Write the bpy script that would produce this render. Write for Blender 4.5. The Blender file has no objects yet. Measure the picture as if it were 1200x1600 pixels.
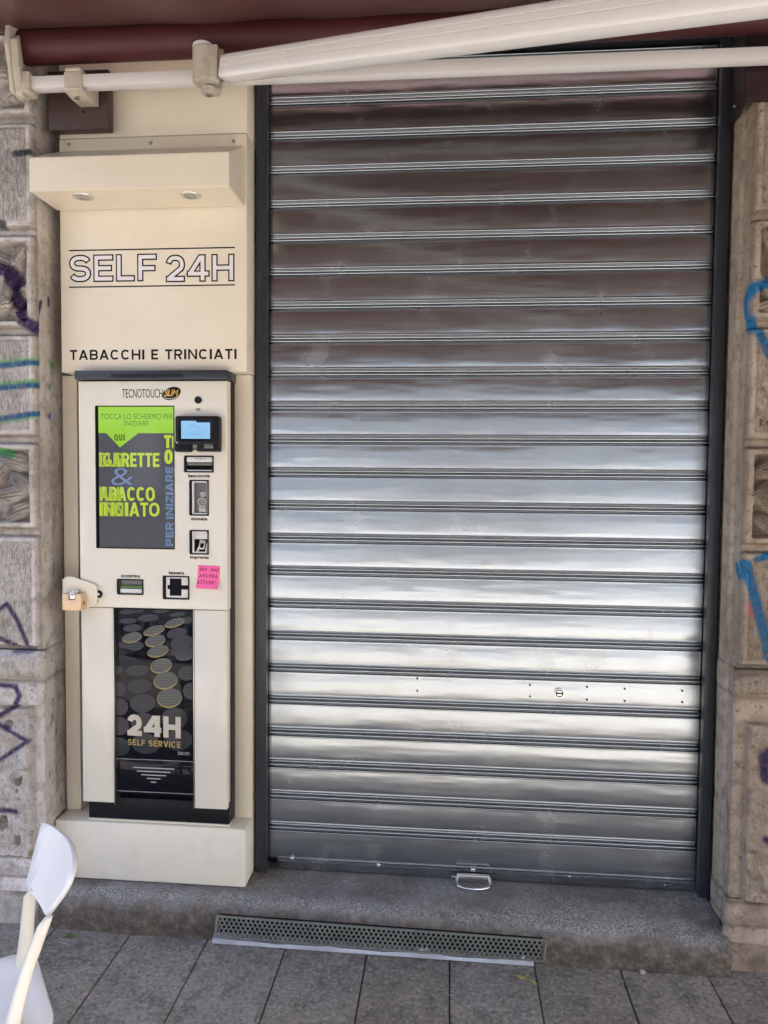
import bpy, bmesh, math, random
import numpy as np
from mathutils import Vector, Matrix
random.seed(7); rng = np.random.default_rng(11)
D = bpy.data; S = bpy.context.scene; COL = S.collection
PI = math.pi

# ------------------------------------------------------------------ camera
CAM = Vector((0.59974, -2.44835, 1.34028))
CR = Vector((0.996046, 0.088417, 0.008636)); CU = Vector((-0.012652, 0.044964, 0.998908)); CF = Vector((-0.087932, 0.995068, -0.045905))
FPX = 1160.0
cd = D.cameras.new('camera'); cam = D.objects.new('camera', cd); COL.objects.link(cam)
m3 = Matrix((CR, CU, -CF)).transposed(); cam.matrix_world = Matrix.Translation(CAM) @ m3.to_4x4()
cd.sensor_fit = 'VERTICAL'; cd.sensor_height = 36.0; cd.lens = FPX/1600*36; cd.clip_start = .05; cd.clip_end = 500
S.camera = cam

# ------------------------------------------------------------------ world, sun, exposure
SUN_X, SUN_Y = .75, -.45        # direction to the sun: over the street, from the right, kept off the shop front by the awning
w = D.worlds.new('World'); S.world = w; w.use_nodes = True
wn = w.node_tree.nodes; wn.clear()
sky = wn.new('ShaderNodeTexSky'); sky.sky_type = 'NISHITA'; sky.sun_disc = False; sky.air_density = .8; sky.dust_density = 3.0; sky.ozone_density = .4
sd = Vector((SUN_X, SUN_Y, 1)).normalized()
sky.sun_elevation = math.asin(sd.z); sky.sun_rotation = math.atan2(sd.x, sd.y)
bg = wn.new('ShaderNodeBackground'); bg.inputs[1].default_value = .15
wo = wn.new('ShaderNodeOutputWorld')
w.node_tree.links.new(sky.outputs[0], bg.inputs[0]); w.node_tree.links.new(bg.outputs[0], wo.inputs[0])
sl = D.lights.new('sun', 'SUN'); sl.energy = 4.2; sl.angle = math.radians(.5); sl.color = (1, .965, .92)
so = D.objects.new('sun', sl); COL.objects.link(so); so.rotation_euler = sd.to_track_quat('Z', 'Y').to_euler(); so.location = (0, 0, 20)
S.view_settings.view_transform = 'Standard'; S.view_settings.look = 'None'; S.view_settings.gamma = 1
S.view_settings.exposure = 3.08
GZ = -.12        # top of the paving; z = 0 is the top of the doorstep

# ------------------------------------------------------------------ helpers
def P(px, py, y):            # where the sight line of a photo point meets the plane at depth y
    d = CF*FPX + CR*(px-600) + CU*(800-py); t = (y-CAM.y)/d.y; return CAM + d*t
def PZ(px, py, z):
    d = CF*FPX + CR*(px-600) + CU*(800-py); t = (z-CAM.z)/d.z; return CAM + d*t
def rect(x0, y0, x1, y1, y):  # photo rectangle -> (X0, X1, Z0, Z1) on the plane at depth y
    ym = (y0+y1)/2; xm = (x0+x1)/2
    return P(x0, ym, y).x, P(x1, ym, y).x, P(xm, y1, y).z, P(xm, y0, y).z
def tag(o, label=None, cat=None, group=None, kind=None):
    if label: o['label'] = label
    if cat: o['category'] = cat
    if group: o['group'] = group
    if kind: o['kind'] = kind
    return o
def empty(name, loc, label, cat, group=None):
    o = D.objects.new(name, None); COL.objects.link(o); o.location = loc; o.empty_display_size = .1
    return tag(o, label, cat, group)
def link(name, me, mat, parent=None, smooth=None):
    if mat is not None:
        me.materials.clear()
        for q in (mat if isinstance(mat, (list, tuple)) else [mat]): me.materials.append(q)
    if smooth is not None:
        me.shade_smooth()
        if smooth < 3: me.set_sharp_from_angle(angle=smooth)
    o = D.objects.new(name, me); COL.objects.link(o)
    if parent is not None:
        o.parent = parent; o.location = -parent.location if parent.parent is None else (0, 0, 0)
    return o
class MB:
    def __init__(s): s.bm = bmesh.new()
    def box(s, x0, x1, y0, y1, z0, z1, bev=0, seg=2):
        x0, x1 = min(x0, x1), max(x0, x1); y0, y1 = min(y0, y1), max(y0, y1); z0, z1 = min(z0, z1), max(z0, z1)
        b = bmesh.new(); bmesh.ops.create_cube(b, size=1)
        for v in b.verts: v.co = Vector(((x0+x1)/2+v.co.x*(x1-x0), (y0+y1)/2+v.co.y*(y1-y0), (z0+z1)/2+v.co.z*(z1-z0)))
        if bev: bmesh.ops.bevel(b, geom=b.edges[:], offset=min(bev, .45*min(x1-x0, y1-y0, z1-z0)), segments=seg, profile=.5, affect='EDGES')
        return s.add(b)
    def add(s, b, M=None):
        if M is not None: b.transform(M)
        t = D.meshes.new('t'); b.to_mesh(t); b.free(); s.bm.from_mesh(t); D.meshes.remove(t); return s
    def prism(s, pts, a0, a1, axis='y', bev=0):   # polygon in xz (axis y) / yz (axis x) / xy (axis z), extruded
        b = bmesh.new(); lo = []; hi = []
        for (u, v) in pts:
            if axis == 'y': lo.append(b.verts.new((u, a0, v))); hi.append(b.verts.new((u, a1, v)))
            elif axis == 'x': lo.append(b.verts.new((a0, u, v))); hi.append(b.verts.new((a1, u, v)))
            else: lo.append(b.verts.new((u, v, a0))); hi.append(b.verts.new((u, v, a1)))
        n = len(pts); b.faces.new(lo); b.faces.new(hi[::-1])
        for i in range(n): b.faces.new((lo[i], hi[i], hi[(i+1) % n], lo[(i+1) % n]))
        bmesh.ops.recalc_face_normals(b, faces=b.faces[:])
        if bev: bmesh.ops.bevel(b, geom=b.edges[:], offset=bev, segments=2, profile=.5, affect='EDGES')
        return s.add(b)
    def cyl(s, c, r, h, axis='y', n=24, r2=None, bev=0):
        b = bmesh.new(); bmesh.ops.create_cone(b, cap_ends=True, segments=n, radius1=r, radius2=r if r2 is None else r2, depth=h)
        if bev: bmesh.ops.bevel(b, geom=[e for e in b.edges if len(e.link_faces) == 2 and any(len(f.verts) > 4 for f in e.link_faces)], offset=bev, segments=2, affect='EDGES')
        R = {'z': Matrix(), 'y': Matrix.Rotation(PI/2, 4, 'X'), 'x': Matrix.Rotation(PI/2, 4, 'Y')}[axis]
        return s.add(b, Matrix.Translation(c) @ R)
    def ring(s, c, r0, r1, y0, y1, n=32):      # flat ring, axis y
        b = bmesh.new(); V = []
        for k in range(n):
            a = 2*PI*k/n; V.append([b.verts.new((c[0]+r*math.cos(a), y, c[1]+r*math.sin(a))) for r, y in ((r0, y1), (r0, y0), (r1, y0), (r1, y1))])
        for k in range(n):
            A, B = V[k], V[(k+1) % n]
            for j in range(4): b.faces.new((A[j], A[(j+1) % 4], B[(j+1) % 4], B[j]))
        bmesh.ops.recalc_face_normals(b, faces=b.faces[:]); return s.add(b)
    def tube(s, pts, r, n=10, cap=True):
        pts = [Vector(p) for p in pts]; b = bmesh.new(); rings = []
        rr = r if isinstance(r, (list, tuple)) else [r]*len(pts); up = Vector((.13, .27, .95)).normalized()
        for i, p in enumerate(pts):
            t = (pts[min(i+1, len(pts)-1)]-pts[max(i-1, 0)]).normalized(); a = t.cross(up).normalized(); c = a.cross(t)
            rings.append([b.verts.new(p+rr[i]*(a*math.cos(2*PI*k/n)+c*math.sin(2*PI*k/n))) for k in range(n)])
        for A, B in zip(rings, rings[1:]):
            for k in range(n): b.faces.new((A[k], A[(k+1) % n], B[(k+1) % n], B[k]))
        if cap: b.faces.new(rings[0]); b.faces.new(rings[-1])
        bmesh.ops.recalc_face_normals(b, faces=b.faces[:]); return s.add(b)
    def sweep(s, sections, closed=True, cap=True):   # list of equal-length point loops
        b = bmesh.new(); rings = [[b.verts.new(p) for p in sec] for sec in sections]; n = len(rings[0])
        for A, B in zip(rings, rings[1:]):
            for k in range(n if closed else n-1): b.faces.new((A[k], A[(k+1) % n], B[(k+1) % n], B[k]))
        if cap and closed: b.faces.new(rings[0]); b.faces.new(rings[-1])
        bmesh.ops.recalc_face_normals(b, faces=b.faces[:]); return s.add(b)
    def mesh(s, name): me = D.meshes.new(name); s.bm.to_mesh(me); s.bm.free(); return me
    def build(s, name, mat, parent=None, smooth=.6): return link(name, s.mesh(name), mat, parent, smooth)
def rrect(x0, x1, z0, z1, r, n=5):
    out = []
    for cx, cz, a0 in ((x1-r, z1-r, 0), (x0+r, z1-r, 90), (x0+r, z0+r, 180), (x1-r, z0+r, 270)):
        for k in range(n+1): a = math.radians(a0+90*k/n); out.append((cx+r*math.cos(a), cz+r*math.sin(a)))
    return out
def frame_bm(outer, inner, y0, y1):     # two loops of equal length -> frame with depth
    return MB().sweep([[(x, y1, z) for x, z in outer], [(x, y0, z) for x, z in outer], [(x, y0, z) for x, z in inner], [(x, y1, z) for x, z in inner]], closed=True, cap=False)
def text_mesh(body, bold=0., space=1.0):
    cu = D.curves.new('t', 'FONT'); cu.body = body; cu.size = 1; cu.offset = bold; cu.extrude = 0; cu.space_character = space; cu.resolution_u = 4
    o = D.objects.new('t', cu); COL.objects.link(o)
    me = D.meshes.new_from_object(o.evaluated_get(bpy.context.evaluated_depsgraph_get())); D.objects.remove(o); D.curves.remove(cu); return me
def lettering(name, body, r, y, mat, parent, bold=0., space=1., shear=0., rot=0., thick=.0005, ref=None, skew=0.):
    """lettering stretched to the rectangle r = (X0,X1,Z0,Z1), front face at depth y; ref = text whose height fills the rectangle"""
    me = text_mesh(body, bold, space); n = len(me.vertices); co = np.empty(n*3); me.vertices.foreach_get('co', co); co = co.reshape(-1, 3)
    u, v = co[:, 0].copy(), co[:, 1].copy(); u0, u1 = u.min(), u.max(); v0, v1 = v.min(), v.max()
    if rot: u, v = (v1-v, u) ; u0, u1, v0, v1 = 0, v1-v0, u0, u1
    U = (u-u0)/(u1-u0); V = (v-v0)/(v1-v0)
    X = r[0]+(r[1]-r[0])*U + shear*(V-.5)*(r[3]-r[2]); Z = r[2]+(r[3]-r[2])*V + skew*(U-.5)
    me.vertices.foreach_set('co', np.stack([X, np.full(n, y), Z], 1).ravel())
    bm = bmesh.new(); bm.from_mesh(me); bmesh.ops.remove_doubles(bm, verts=bm.verts[:], dist=1e-6)
    g = bmesh.ops.extrude_face_region(bm, geom=bm.faces[:])
    for e in g['geom']:
        if isinstance(e, bmesh.types.BMVert): e.co.y += thick
    bmesh.ops.recalc_face_normals(bm, faces=bm.faces[:]); bm.to_mesh(me); bm.free()
    return link(name, me, mat, parent)

def glyph(ch, w, t):
    """strips of a geometric sans capital in the box [0,w] x [0,1] with stroke t: list of quads"""
    q = []
    def R(x0, x1, z0, z1): q.append([(x0, z0), (x1, z0), (x1, z1), (x0, z1)])
    def Dg(xa, za, xb, zb, k=1.): q.append([(xa, za), (xa+t*k, za), (xb+t*k, zb), (xb, zb)])
    def S(pts):
        n = len(pts); L = []
        for i, (x, z) in enumerate(pts):
            ax, az = pts[max(i-1, 0)]; bx, bz = pts[min(i+1, n-1)]; dx, dz = bx-ax, bz-az; l = math.hypot(dx, dz) or 1; L.append(((x-dz/l*t/2, z+dx/l*t/2), (x+dz/l*t/2, z-dx/l*t/2)))
        for (a, b), (c, d) in zip(L, L[1:]): q.append([a, b, d, c])
    def arc(cx, cz, rx, rz, a0, a1, n=18, p=.86): 
        o = []
        for k in range(n+1):
            a = math.radians(a0+(a1-a0)*k/n); c, s_ = math.cos(a), math.sin(a); o.append((cx+rx*math.copysign(abs(c)**p, c), cz+rz*math.copysign(abs(s_)**p, s_)))
        return o
    h = t/2; rx = (w-t)/2; m = .5
    if ch == 'I': R(0, w, 0, 1)
    elif ch in 'EFL':
        R(0, t, 0, 1)
        if ch != 'F': R(t, w, 0, t)
        if ch != 'L': R(t, w, 1-t, 1); R(t, w*.92, .5-h+(-.03 if ch == 'F' else 0), .5+h+(-.03 if ch == 'F' else 0))
    elif ch == 'H': R(0, t, 0, 1); R(w-t, w, 0, 1); R(t, w-t, .5-h, .5+h)
    elif ch == 'T': R(0, w, 1-t, 1); R(w/2-h, w/2+h, 0, 1-t)
    elif ch == 'N': R(0, t, 0, 1); R(w-t, w, 0, 1); Dg(w-t*1.05, 0, t*.0, 1, 1.05)
    elif ch == 'M': R(0, t, 0, 1); R(w-t, w, 0, 1); Dg(w/2-t*.5, .25, 0, 1); Dg(w/2-t*.5, .25, w-t, 1)
    elif ch == 'Z': R(0, w, 0, t); R(0, w, 1-t, 1); Dg(0, t, w-t*1.2, 1-t, 1.2)
    elif ch == 'V': Dg(w/2-t*.55, 0, 0, 1, 1.1); Dg(w/2-t*.55, 0, w-t*1.1, 1, 1.1)
    elif ch == 'A': Dg(0, 0, w/2-t*.55, 1, 1.1); Dg(w-t*1.1, 0, w/2-t*.55, 1, 1.1); R(w*.24, w*.76, .20, .20+t*.9)
    elif ch == '4': R(w*.62, w*.62+t*1.05, 0, 1); R(0, w, .20, .20+t); Dg(0, .20+t*.6, w*.62-t*.35, 1, 1.25)
    elif ch == 'U': S([(h, 1), (h, .5)]+arc(w/2, h+.30, rx, .30, 180, 360)+[(w-h, .5), (w-h, 1)])
    elif ch in 'OQ':
        S(arc(w/2, .5, rx, .5-h, 0, 360, 40))
        if ch == 'Q': Dg(w-t*1.1, -.06, w*.50, .30, 1.1)
    elif ch in 'CG':
        S(arc(w/2, .5, rx, .5-h, 42, 318, 30))
        if ch == 'G': R(w*.52, w, .5-t, .5); R(w-t, w, .16, .5-t)
    elif ch == 'S': r = (1-t)/4; S(arc(w/2, 1-h-r, rx, r, 22, 270, 20)+arc(w/2, h+r, rx, r, 90, -158, 20)[1:])
    elif ch == '2': r = .275; S(arc(w/2, 1-h-r, rx, r, 165, -28, 18)+[(h*1.2, t*.7)]); R(0, w, 0, t)
    elif ch in 'PRB':
        R(0, t, 0, 1); zm = .46 if ch != 'B' else .5; r = (1-h-(zm))/2
        S([(t, 1-h), (w-r-h, 1-h)]+arc(w-r-h, 1-h-r, r, r, 90, -90, 14, 1.)+[(t, zm)])
        if ch == 'B': r2 = (zm-h)/2; S([(t, zm), (w-r2-h+.02, zm)]+arc(w-r2-h+.02, h+r2, r2, r2, 90, -90, 14, 1.)+[(t, h)])
        if ch == 'R': Dg(w-t*1.2, 0, w*.40, zm-h*.5, 1.2)
    return q
GW = {'S': .66, 'E': .60, 'L': .56, 'F': .58, '2': .63, '4': .76, 'H': .76, ' ': .30, 'T': .64, 'A': .82, 'B': .70, 'C': .78, 'I': 0, 'R': .70, 'N': .78, 'V': .80, 'O': .84, 'P': .66, 'G': .80, 'Q': .84, 'U': .74, 'Z': .64, 'M': .92}
def capitals(name, body, r, y, mat, parent, t=.15, gap=.12, grow=0., wide=1., rot=0, skew=0.):
    """bold capitals in the rectangle r, front at y; grow widens every stroke by that many metres"""
    X0, X1, Z0, Z1 = r; W = 0; place = []
    for ch in body:
        w = t if ch == 'I' else GW[ch]*wide; place.append((ch, W, w)); W += w+gap
    W -= gap; bm = bmesh.new(); H = (Z1-Z0) if not rot else (X1-X0); Ln = (X1-X0) if not rot else (Z1-Z0); sx = Ln/W; g = grow
    for ch, x, w in place:
        if ch == ' ':
            me = D.meshes.new(name); bm.to_mesh(me); bm.free(); link(name, me, mat, parent); bm = bmesh.new(); continue
        k = 0
        for quad in glyph(ch, w*sx/H, t):
            k += 1; P_ = []
            ql = [(x*sx+u*H, v*H) for u, v in quad]
            if g:
                a2 = sum(ql[i][0]*ql[(i+1) % 4][1]-ql[(i+1) % 4][0]*ql[i][1] for i in range(4)); sg = 1 if a2 > 0 else -1; qo = []
                for i in range(4):
                    p0, p1, p2 = Vector(ql[i-1]), Vector(ql[i]), Vector(ql[(i+1) % 4]); d0 = (p1-p0).normalized(); d1 = (p2-p1).normalized(); n0 = Vector((d0.y, -d0.x))*sg; n1 = Vector((d1.y, -d1.x))*sg
                    mm = (n0+n1); qo.append(tuple(p1+mm*(g/max(.35, 1+n0.dot(n1)))))
                ql = qo
            for a, b_ in ql:
                a_, b2 = (X0+a, Z0+b_+skew*(a/Ln-.5)) if not rot else (X1-b_, Z0+a); P_.append((a_, b2))
            ar = sum(P_[i][0]*P_[(i+1) % 4][1]-P_[(i+1) % 4][0]*P_[i][1] for i in range(4))
            if ar < 0: P_ = P_[::-1]
            yy = y-.00002*(k % 5)
            try:
                f = bm.faces.new([bm.verts.new((a, yy, b_)) for a, b_ in P_])
            except ValueError: pass
    me = D.meshes.new(name); bm.to_mesh(me); bm.free(); return link(name, me, mat, parent)

# ------------------------------------------------------------------ materials
def lin(c): return tuple((v/255/12.92 if v/255 <= .04045 else ((v/255+.055)/1.055)**2.4) for v in c)
class Mat:
    def __init__(s, name):
        s.m = D.materials.new(name); s.m.use_nodes = True; s.t = s.m.node_tree; s.n = s.t.nodes; s.b = s.n['Principled BSDF']; s.tc = None
    def node(s, ty, **kw):
        o = s.n.new(ty)
        for k, v in kw.items():
            if k.startswith('i_'):
                key = k[2:]; o.inputs[int(key) if key.isdigit() else key].default_value = v
            else: setattr(o, k, v)
        return o
    def l(s, a, b): s.t.links.new(a, b)
    def co(s, scale=None):
        if s.tc is None: s.tc = s.node('ShaderNodeTexCoord')
        if scale is None: return s.tc.outputs['Object']
        mp = s.node('ShaderNodeMapping'); mp.inputs['Scale'].default_value = scale; s.l(s.tc.outputs['Object'], mp.inputs[0]); return mp.outputs[0]
    def noise(s, sc, det=4, rough=.55, scale=None, dist=0.):
        n = s.node('ShaderNodeTexNoise'); n.inputs['Scale'].default_value = sc; n.inputs['Detail'].default_value = det; n.inputs['Roughness'].default_value = rough; n.inputs['Distortion'].default_value = dist
        s.l(s.co(scale), n.inputs['Vector']); return n.outputs['Fac']
    def ramp(s, fac, stops):
        r = s.node('ShaderNodeValToRGB'); e = r.color_ramp.elements
        while len(e) < len(stops): e.new(.5)
        for k, (p, c) in enumerate(stops): e[k].position = p; e[k].color = (*c, 1) if len(c) == 3 else c
        s.l(fac, r.inputs[0]); return r.outputs[0]
    def mix(s, fac, a, b, mode='MIX'):
        x = s.node('ShaderNodeMix', data_type='RGBA', blend_type=mode)
        for sock, v in ((x.inputs[0], fac), (x.inputs[6], a), (x.inputs[7], b)):
            if hasattr(v, 'is_linked'): s.l(v, sock)
            else: sock.default_value = v if isinstance(v, (int, float)) else (*v[:3], 1)
        return x.outputs[2]
    def math(s, op, a, b=0., clamp=False):
        x = s.node('ShaderNodeMath', operation=op, use_clamp=clamp)
        for sock, v in zip(x.inputs, (a, b)):
            if hasattr(v, 'is_linked'): s.l(v, sock)
            else: sock.default_value = v
        return x.outputs[0]
    def bump(s, h, strength=.3, dist=.002, prev=None):
        b = s.node('ShaderNodeBump'); b.inputs['Strength'].default_value = strength; b.inputs['Distance'].default_value = dist
        s.l(h, b.inputs['Height'])
        if prev is not None: s.l(prev, b.inputs['Normal'])
        return b.outputs['Normal']
    def fin(s, color=None, rough=None, metal=None, normal=None, spec=None):
        for k, v in (('Base Color', color), ('Roughness', rough), ('Metallic', metal), ('Normal', normal), ('Specular IOR Level', spec)):
            if v is None: continue
            if hasattr(v, 'is_linked'): s.l(v, s.b.inputs[k])
            else: s.b.inputs[k].default_value = (*v[:3], 1) if isinstance(v, tuple) else v
        return s.m
def paint(name, c, rough=.4, var=.06, dirt=.0, metal=0., bump=.0, sc=6.):
    """painted or moulded surface: slight tone drift, smudges, a little unevenness"""
    M = Mat(name); f = M.noise(sc, 5, .6); g = M.noise(sc*9, 3, .6)
    c1 = tuple(v*(1-var) for v in c); c2 = tuple(min(1, v*(1+var)) for v in c)
    col = M.ramp(f, [(.3, c1), (.7, c2)])
    if dirt: col = M.mix(M.math('MULTIPLY', M.ramp(M.noise(sc*2.3, 6, .7), [(.5, (0, 0, 0)), (.75, (1, 1, 1))]), dirt), col, tuple(v*.45 for v in c))
    r = M.math('ADD', M.math('MULTIPLY', g, .12), rough-.06)
    nrm = M.bump(M.noise(sc*30, 3), bump, .001) if bump else None
    return M.fin(col, r, metal, nrm)
CREAM = (.76, .675, .53)
M_cream = paint('cream_powder_coat', CREAM, .34, .035, .10, bump=.04, sc=3)
M_cream_gloss = paint('cream_gloss_front', (.75, .685, .575), .11, .03, .05, bump=.02, sc=3)
M_plinth = paint('cream_plinth_paint', (.72, .662, .545), .38, .04, .22, bump=.05, sc=4)
M_black = paint('black_satin', (.012, .012, .014), .35, .2)
M_anth = paint('anthracite_steel', (.030, .033, .040), .38, .12, .1, bump=.05)
M_gap = paint('dark_recess', (.008, .008, .008), .7, .1)
M_ink = paint('black_ink', (.008, .006, .005), .55, .05); M_ink.node_tree.nodes['Principled BSDF'].inputs['Specular IOR Level'].default_value = .2
M_pinkwhite = paint('white_vinyl', (.78, .735, .715), .35, .02)
M_alu = paint('white_lacquered_aluminium', (.70, .675, .645), .17, .02, .0, sc=5)
M_cast = paint('yellowed_cast_aluminium', (.52, .46, .37), .5, .12, .55, bump=.2, sc=14)
M_brown = paint('brown_steel', (.060, .036, .032), .5, .15, .2, bump=.08)
M_maroon_steel = paint('maroon_steel', (.022, .009, .008), .4, .2, .2, bump=.08)
M_chrome = paint('bright_zinc', (.62, .62, .62), .25, .05, metal=1.)
M_steel_trim = paint('brushed_steel_trim', (.60, .58, .55), .3, .06, metal=1.)
M_brass = paint('brass', (.74, .53, .34), .42, .06, .1, metal=.45)
M_plastic = paint('white_plastic', (.60, .59, .59), .32, .03, .05, bump=.03)
M_plastic_frame = paint('cream_shade_plastic', (.60, .565, .475), .34, .03, .05, bump=.03)  # white plastic tinted cream, the shade on the frame put into its colour
M_pink = paint('pink_paper', (.95, .14, .36), .7, .04)
M_pen = paint('dark_pen_ink', (.12, .01, .05), .5, .05)
M_gold = paint('gold_print', (.36, .25, .07), .3, .08)
M_paleprint = paint('pale_print', (.52, .475, .39), .3, .03)
M_greyline = paint('silver_print', (.38, .37, .37), .35, .05)
M_white = paint('white_trim', (.72, .69, .66), .35, .03)
M_tape = paint('clear_tape', (.62, .62, .64), .2, .1)
M_leafy = paint('yellow_leaf', (.26, .24, .07), .6, .3, sc=60)
M_leafg = paint('green_leaf', (.07, .12, .03), .6, .3, sc=60)
M_pebble = paint('pale_pebble', (.33, .29, .24), .8, .2, bump=.5, sc=60)
M_strip = paint('dull_zinc_strip', (.42, .43, .48), .45, .15, .25, metal=.7, sc=12)
M_glassblack = paint('black_acrylic', (.006, .006, .010), .05, .1)
M_grimy_zinc = paint('zinc_grille', (.26, .27, .24), .5, .2, .3, metal=.6, sc=20)
M_silverbody = paint('silver_acceptor', (.40, .39, .35), .3, .08, metal=.7, sc=20)
M_gold_b = paint('orange_gold_print', (.72, .42, .10), .35, .04); M_silverdark = paint('dark_metal_plate', (.16, .155, .145), .3, .1, metal=.6, sc=20); M_greenplastic = paint('green_plastic', (.07, .15, .03), .3, .1)
M_brass_dull = paint('dull_yellow_metal', (.42, .33, .20), .5, .2, .4, metal=.4, sc=20)
def m_ovals(c):
    M = Mat('striped_oval_print'); wv = M.node('ShaderNodeTexWave', wave_type='BANDS', bands_direction='Z'); wv.inputs['Scale'].default_value = 60; wv.inputs['Distortion'].default_value = .6; wv.inputs['Detail'].default_value = 1
    M.l(M.co(), wv.inputs['Vector']); return M.fin(M.ramp(wv.outputs['Fac'], [(.3, tuple(v*.45 for v in c)), (.7, c)]), .06)
M_oval = m_ovals((.046, .049, .058)); M_oval_bright = m_ovals((.13, .135, .12))  # second one is the brighter stripe print of the gold-rimmed ovals
for m_, v_ in ((M_oval, .22), (M_oval_bright, .22), (M_glassblack, .22), (M_black, .18), (M_gap, .1)): m_.node_tree.nodes['Principled BSDF'].inputs['Specular IOR Level'].default_value = v_
def m_emit(name, c, strength=1., base=(.01, .01, .01), rough=.06):
    M = Mat(name); M.b.inputs['Emission Color'].default_value = (*c, 1); M.b.inputs['Emission Strength'].default_value = strength*.5; return M.fin(base, rough)
M_scr_green = m_emit('screen_green', (.075, .145, .008)); M_scr_grey = m_emit('screen_grey', (.018, .018, .021)); M_scr_dark = m_emit('screen_dark_text', (.02, .045, .004))
M_scr_yell = m_emit('screen_yellow_text', (.115, .15, .012)); M_scr_amber = m_emit('screen_amber', (.085, .115, .010)); M_scr_blue = m_emit('screen_pale_blue', (.034, .05, .085))
M_term = m_emit('terminal_light_blue', (.065, .13, .20)); M_term_dark = m_emit('terminal_navy_text', (.01, .03, .08))
def m_shutter():
    M = Mat('galvanised_shutter')
    big = M.noise(2.2, 3, .5, dist=.4); bl = M.noise(9, 5, .62); streak = M.noise(5, 4, .6, (2.2, 1, 60)); fine = M.noise(140, 3, .6, (.25, 1, 1)); drip = M.noise(9, 4, .45, (1.0, 1, .8))
    col = M.ramp(bl, [(.25, (.415, .448, .468)), (.75, (.455, .49, .512))])
    smear = M.ramp(drip, [(.53, (0, 0, 0)), (.82, (1, 1, 1))])
    col = M.mix(M.math('MULTIPLY', smear, .20), col, (.60, .60, .60))
    dark = M.ramp(M.noise(17, 6, .7, (.5, 1, 1.6)), [(.60, (0, 0, 0)), (.85, (1, 1, 1))])
    col = M.mix(M.math('MULTIPLY', dark, .18), col, (.34, .33, .32))
    col = M.mix(M.math('MULTIPLY', M.ramp(M.noise(46, 3, .6, (1, 1, 1.6)), [(.70, (0, 0, 0)), (.73, (1, 1, 1))]), .55), col, (.10, .095, .09))
    scr = M.ramp(M.noise(11, 3, .55, (.5, 1, 9)), [(.66, (0, 0, 0)), (.74, (1, 1, 1))]); col = M.mix(M.math('MULTIPLY', scr, .14), col, (.62, .63, .63))
    r = M.math('ADD', M.math('ADD', M.math('MULTIPLY', bl, .05), M.math('MULTIPLY', smear, .12)), M.math('MULTIPLY', streak, .05))
    r = M.math('ADD', r, .17)
    n1 = M.bump(big, .35, .012); n2 = M.bump(fine, .03, .0005, n1)
    return M.fin(col, r, 1., n2)
M_shutter = m_shutter()
def m_fabric():
    M = Mat('maroon_awning_fabric'); M.n.remove(M.b)
    f = M.math('ADD', M.math('MULTIPLY', M.noise(1.3, 6, .62, (.6, 2.2, 1), dist=1.6), .75), M.math('MULTIPLY', M.noise(7, 5, .6, (.35, 2.0, 1), dist=1.2), .28)); we = M.node('ShaderNodeTexWave', wave_type='BANDS'); we.inputs['Scale'].default_value = 420; M.l(M.co(), we.inputs['Vector'])
    col = M.ramp(f, [(.30, (.095, .026, .028)), (.52, (.12, .050, .046)), (.70, (.18, .135, .112))])
    col = M.mix(M.math('MULTIPLY', we.outputs['Fac'], .25), col, (.08, .02, .02))
    d = M.node('ShaderNodeBsdfDiffuse'); t = M.node('ShaderNodeBsdfTranslucent'); g = M.node('ShaderNodeBsdfGlossy'); g.inputs['Roughness'].default_value = .38; g.inputs['Color'].default_value = (.8, .78, .74, 1)
    M.l(col, d.inputs[0]); M.l(M.mix(1., col, (1.25, 1.0, 1.0), 'MULTIPLY'), t.inputs[0]); mx = M.node('ShaderNodeMixShader'); mx.inputs[0].default_value = .13; M.l(d.outputs[0], mx.inputs[1]); M.l(t.outputs[0], mx.inputs[2])
    lw = M.node('ShaderNodeFresnel'); lw.inputs[0].default_value = 1.4; m2 = M.node('ShaderNodeMixShader'); M.l(M.math('MULTIPLY', lw.outputs[0], .8), m2.inputs[0]); M.l(mx.outputs[0], m2.inputs[1]); M.l(g.outputs[0], m2.inputs[2])
    M.l(m2.outputs[0], M.n['Material Output'].inputs[0]); return M.m
M_fabric = m_fabric()
M_roll = paint('maroon_rolled_fabric', (.066, .010, .013), .6, .16, .25, bump=.35, sc=6)
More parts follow.
